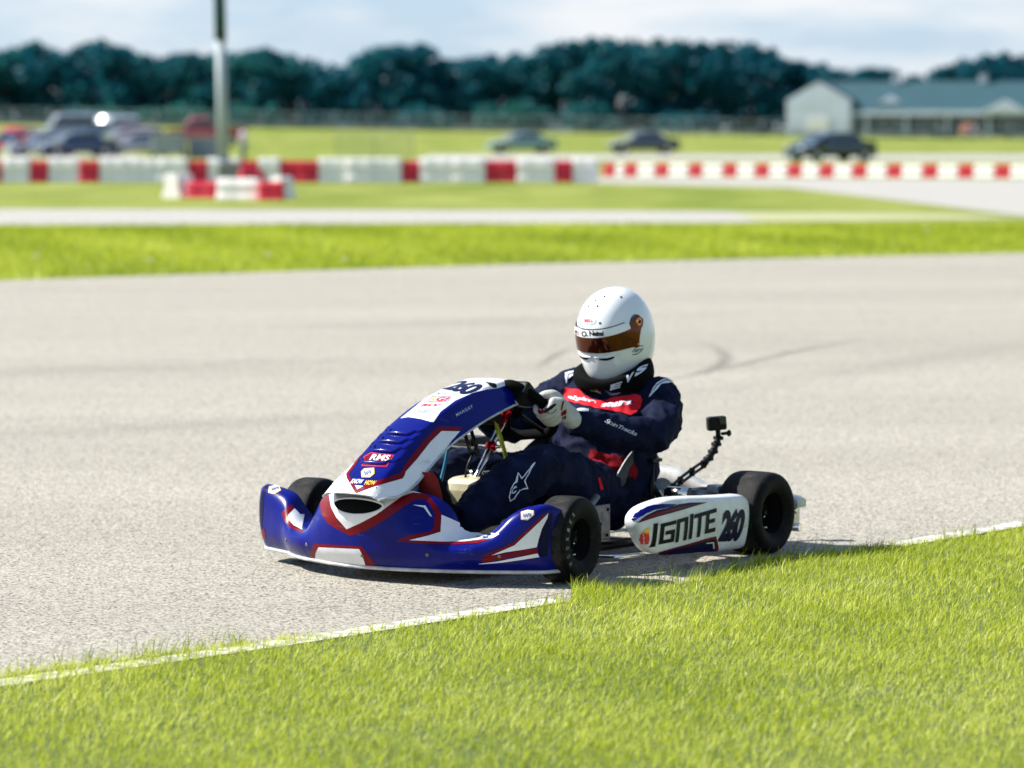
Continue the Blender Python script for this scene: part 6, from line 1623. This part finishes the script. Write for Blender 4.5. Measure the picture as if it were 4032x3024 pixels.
# ================================================================ grass blades
def blades(name, label, pts, hts, wd, tone, seed, lean=(0.25, 0.05), lean_sd=0.35):
    rnd = np.random.RandomState(seed)
    N = len(pts)
    a = rnd.uniform(0, 2 * math.pi, N)
    side = np.stack([np.cos(a), np.sin(a)], 1)
    ln = np.array(lean)[None, :] + rnd.normal(size=(N, 2)) * lean_sd
    base = np.concatenate([pts, np.zeros((N, 1))], 1)
    h = hts
    def P(t, k):       # t along the blade, bends over towards its tip
        off = ln * (h * t ** 1.7)[:, None]
        z = h * t * (1 - 0.18 * np.minimum(1, np.linalg.norm(ln, axis=1)) * t)
        s_ = side * (wd * k)[:, None]
        c = base + np.concatenate([off, z[:, None]], 1)
        return c + np.concatenate([s_, np.zeros((N, 1))], 1), c - np.concatenate([s_, np.zeros((N, 1))], 1)
    p0, q0 = P(0.0, 0.5); p1, q1 = P(0.5, 0.45); tip, _ = P(1.0, 0.0)
    V = np.stack([p0, q0, p1, q1, tip], 1).reshape(-1, 3)
    o = (np.arange(N) * 5)[:, None]
    quads = (o + np.array([[0, 1, 3, 2]])); tris = (o + np.array([[2, 3, 4]]))
    me = bpy.data.meshes.new(name)
    me.vertices.add(N * 5); me.vertices.foreach_set('co', V.ravel())
    me.loops.add(N * 7); me.loops.foreach_set('vertex_index', np.concatenate([quads, tris], 1).ravel())
    me.polygons.add(N * 2)
    st = (np.arange(N) * 7)[:, None] + np.array([[0, 4]])
    me.polygons.foreach_set('loop_start', st.ravel()); me.polygons.foreach_set('loop_total', np.tile([4, 3], N))
    at = me.attributes.new('tone', 'FLOAT', 'FACE'); at.data.foreach_set('value', np.repeat(tone, 2))
    me.materials.append(M['blade']); me.update(); me.validate()
    ob = bpy.data.objects.new(name, me); COL.objects.link(ob)
    return tag(ob, label, 'grass', kind='stuff')
M['blade'] = leaf_mat('grass_blade', (0.11, 0.185, 0.012), (0.46, 0.525, 0.022), (0.85, 0.84, 0.32), 0.45)
BND = [(-6.0, 3.95), (-1.33, 9.43), (-0.95, 9.81), (-0.61, 10.07), (-0.3, 10.34), (0.0, 10.65), (0.18, 10.83), (0.19, 11.30), (0.36, 11.24), (0.51, 11.31), (0.69, 11.55), (0.84, 11.98), (1.02, 12.08), (1.19, 12.22), (1.39, 12.38), (1.62, 12.60), (1.87, 12.88), (6.0, 17.95)]
bx = np.array([p[0] for p in BND]); by = np.array([p[1] for p in BND])
soil = MB()
soil.grid([[(p[0], p[1] - .05, .0065) for p in BND], [(p[0], 1.5, .0065) for p in BND]], 'soil', smooth=False)
so_ = soil.build('verge_soil', recalc=False)
if so_.data.polygons[0].normal.z < 0: so_.data.flip_normals()
tag(so_, kind='structure')
def noise2(x, y, s_):
    return np.sin(x * 1.7 * s_ + 1.3 * np.sin(y * 1.1 * s_)) * np.sin(y * 1.9 * s_ + 1.7 * np.sin(x * .9 * s_ + 2)) * .5 + np.sin(x * 4.1 * s_ + y * 2.3 * s_) * .25
def near_grass():
    rnd = np.random.RandomState(11)
    N = 700000
    y = 6.6 + (15.5 - 6.6) * rnd.uniform(0, 1, N); x = rnd.uniform(-3.2, 4.2, N)
    lim = np.interp(x, bx, by) + noise2(x, y, 9) * .045 + noise2(x + 5, x * 0, 3) * .03 + rnd.normal(size=N) * .022
    ins = y < lim
    view = np.abs(x) < y * .152 + .35
    keep = ins & (view | (rnd.uniform(0, 1, N) < .25))
    x, y, lim = x[keep], y[keep], lim[keep]
    n = len(x)
    dist = lim - y
    h = rnd.gamma(9, .0028, n) * (1 + .22 * noise2(x, y, 2.0)) 
    edge = np.exp(-dist / .05)
    h *= 1 + edge * .25 * rnd.uniform(-.6, 1.6, n)
    tuft = np.exp(-(((x - .235) / .10) ** 2 + ((y - 11.08) / .22) ** 2)) + .8 * np.exp(-(((x - 1.27) / .14) ** 2 + ((y - 12.18) / .12) ** 2)) + .5 * np.exp(-(((x - .86) / .10) ** 2 + ((y - 11.9) / .15) ** 2))
    h *= 1 + .45 * tuft
    h = np.clip(h, .010, .085)
    tone = .48 + .16 * noise2(x, y, 1.3) + .08 * noise2(x, y, 6) + rnd.normal(size=n) * .15 + .10 * edge
    straw = rnd.uniform(0, 1, n) < .03 + .07 * np.clip(noise2(x + 3, y, 1.6), 0, 1) + .12 * np.exp(-(((x - .95) / .5) ** 2 + ((y - 8.9) / .5) ** 2))
    tone[straw] = rnd.uniform(.85, 1, straw.sum())
    tone -= .22 * tuft * rnd.uniform(0, 1, n)
    blades('grass', 'mown yellow-green grass filling the near corner beside the track', np.stack([x, y], 1), h, np.full(n, .0025) * rnd.uniform(.6, 1.3, n), np.clip(tone, 0, 1), 3)
near_grass()
def stray():
    """a few taller dark stalks leaning out over the edge of the track"""
    rnd = np.random.RandomState(4)
    n = 1600
    x = rnd.uniform(-2.6, 3.6, n); y = np.interp(x, bx, by) + rnd.uniform(-.06, .03, n)
    cl = noise2(x, x * 0, 5) > .02
    x, y = x[cl], y[cl]; n = len(x)
    blades('grass', 'taller dark grass stalks standing along the edge of the near grass', np.stack([x, y], 1), rnd.uniform(.04, .085, n), np.full(n, .0022), rnd.uniform(.0, .35, n), 8, lean_sd=.3)
stray()
def far_strip():
    rnd = np.random.RandomState(21)
    n = 150000
    x = rnd.uniform(-9, 11, n); y = rnd.uniform(34, 56, n)
    fy = np.interp(x, [p[0] for p in FAR], [p[1] for p in FAR])
    k = y > fy + .05; k &= y < np.interp(x, [-9, 4, 11], [55.0, 56.6, 58.0]) - .3
    x, y = x[k], y[k]; n = len(x)
    tone = np.clip(.34 + .20 * noise2(x * .6, y * .25, 1) + rnd.normal(size=n) * .16, 0, 1)
    blades('grass', 'blurred strip of grass between the two pieces of track', np.stack([x, y], 1), rnd.gamma(8, .0055, n), np.full(n, .012), tone, 9)
far_strip()
M['cloverpale'] = mat('pale_clover', (0.55, 0.56, 0.40), 0.9)
def clover():
    """pale flower heads in the far strip"""
    CLL = {(-3.9, 38.3): 'white clover head, third from the left in the grass strip behind the track', (-2.75, 40.0): 'white clover head, fourth from the left in the grass strip behind the track',
           (-1.8, 38.4): 'white clover head nearest the middle of the grass strip behind the track', (-5.3, 39.6): 'white clover head, second from the left in the grass strip behind the track',
           (5.9, 50.5): 'white clover head at the far right end of the grass strip behind the track', (-6.1, 37.5): 'white clover head, leftmost in the grass strip behind the track'}
    for u_, v_ in ((-3.9, 38.3), (-2.75, 40.0), (-1.8, 38.4), (-5.3, 39.6), (5.9, 50.5), (-6.1, 37.5)):
        e = empty('clover_flower', (u_, v_, 0))
        m_ = MB(); m_.ell((0, 0, .07), (.022, .022, .02), 'cloverpale', seg=12, rings=8); m_.build('flower_head', e)
        m_ = MB(); m_.tube([(0, 0, 0), (.01, 0, .04), (0, 0, .065)], .004, 'leaves', seg=6); m_.build('stem', e)
        tag(e, CLL[(u_, v_)], 'flower', 'clover flowers in the grass strip')
clover()
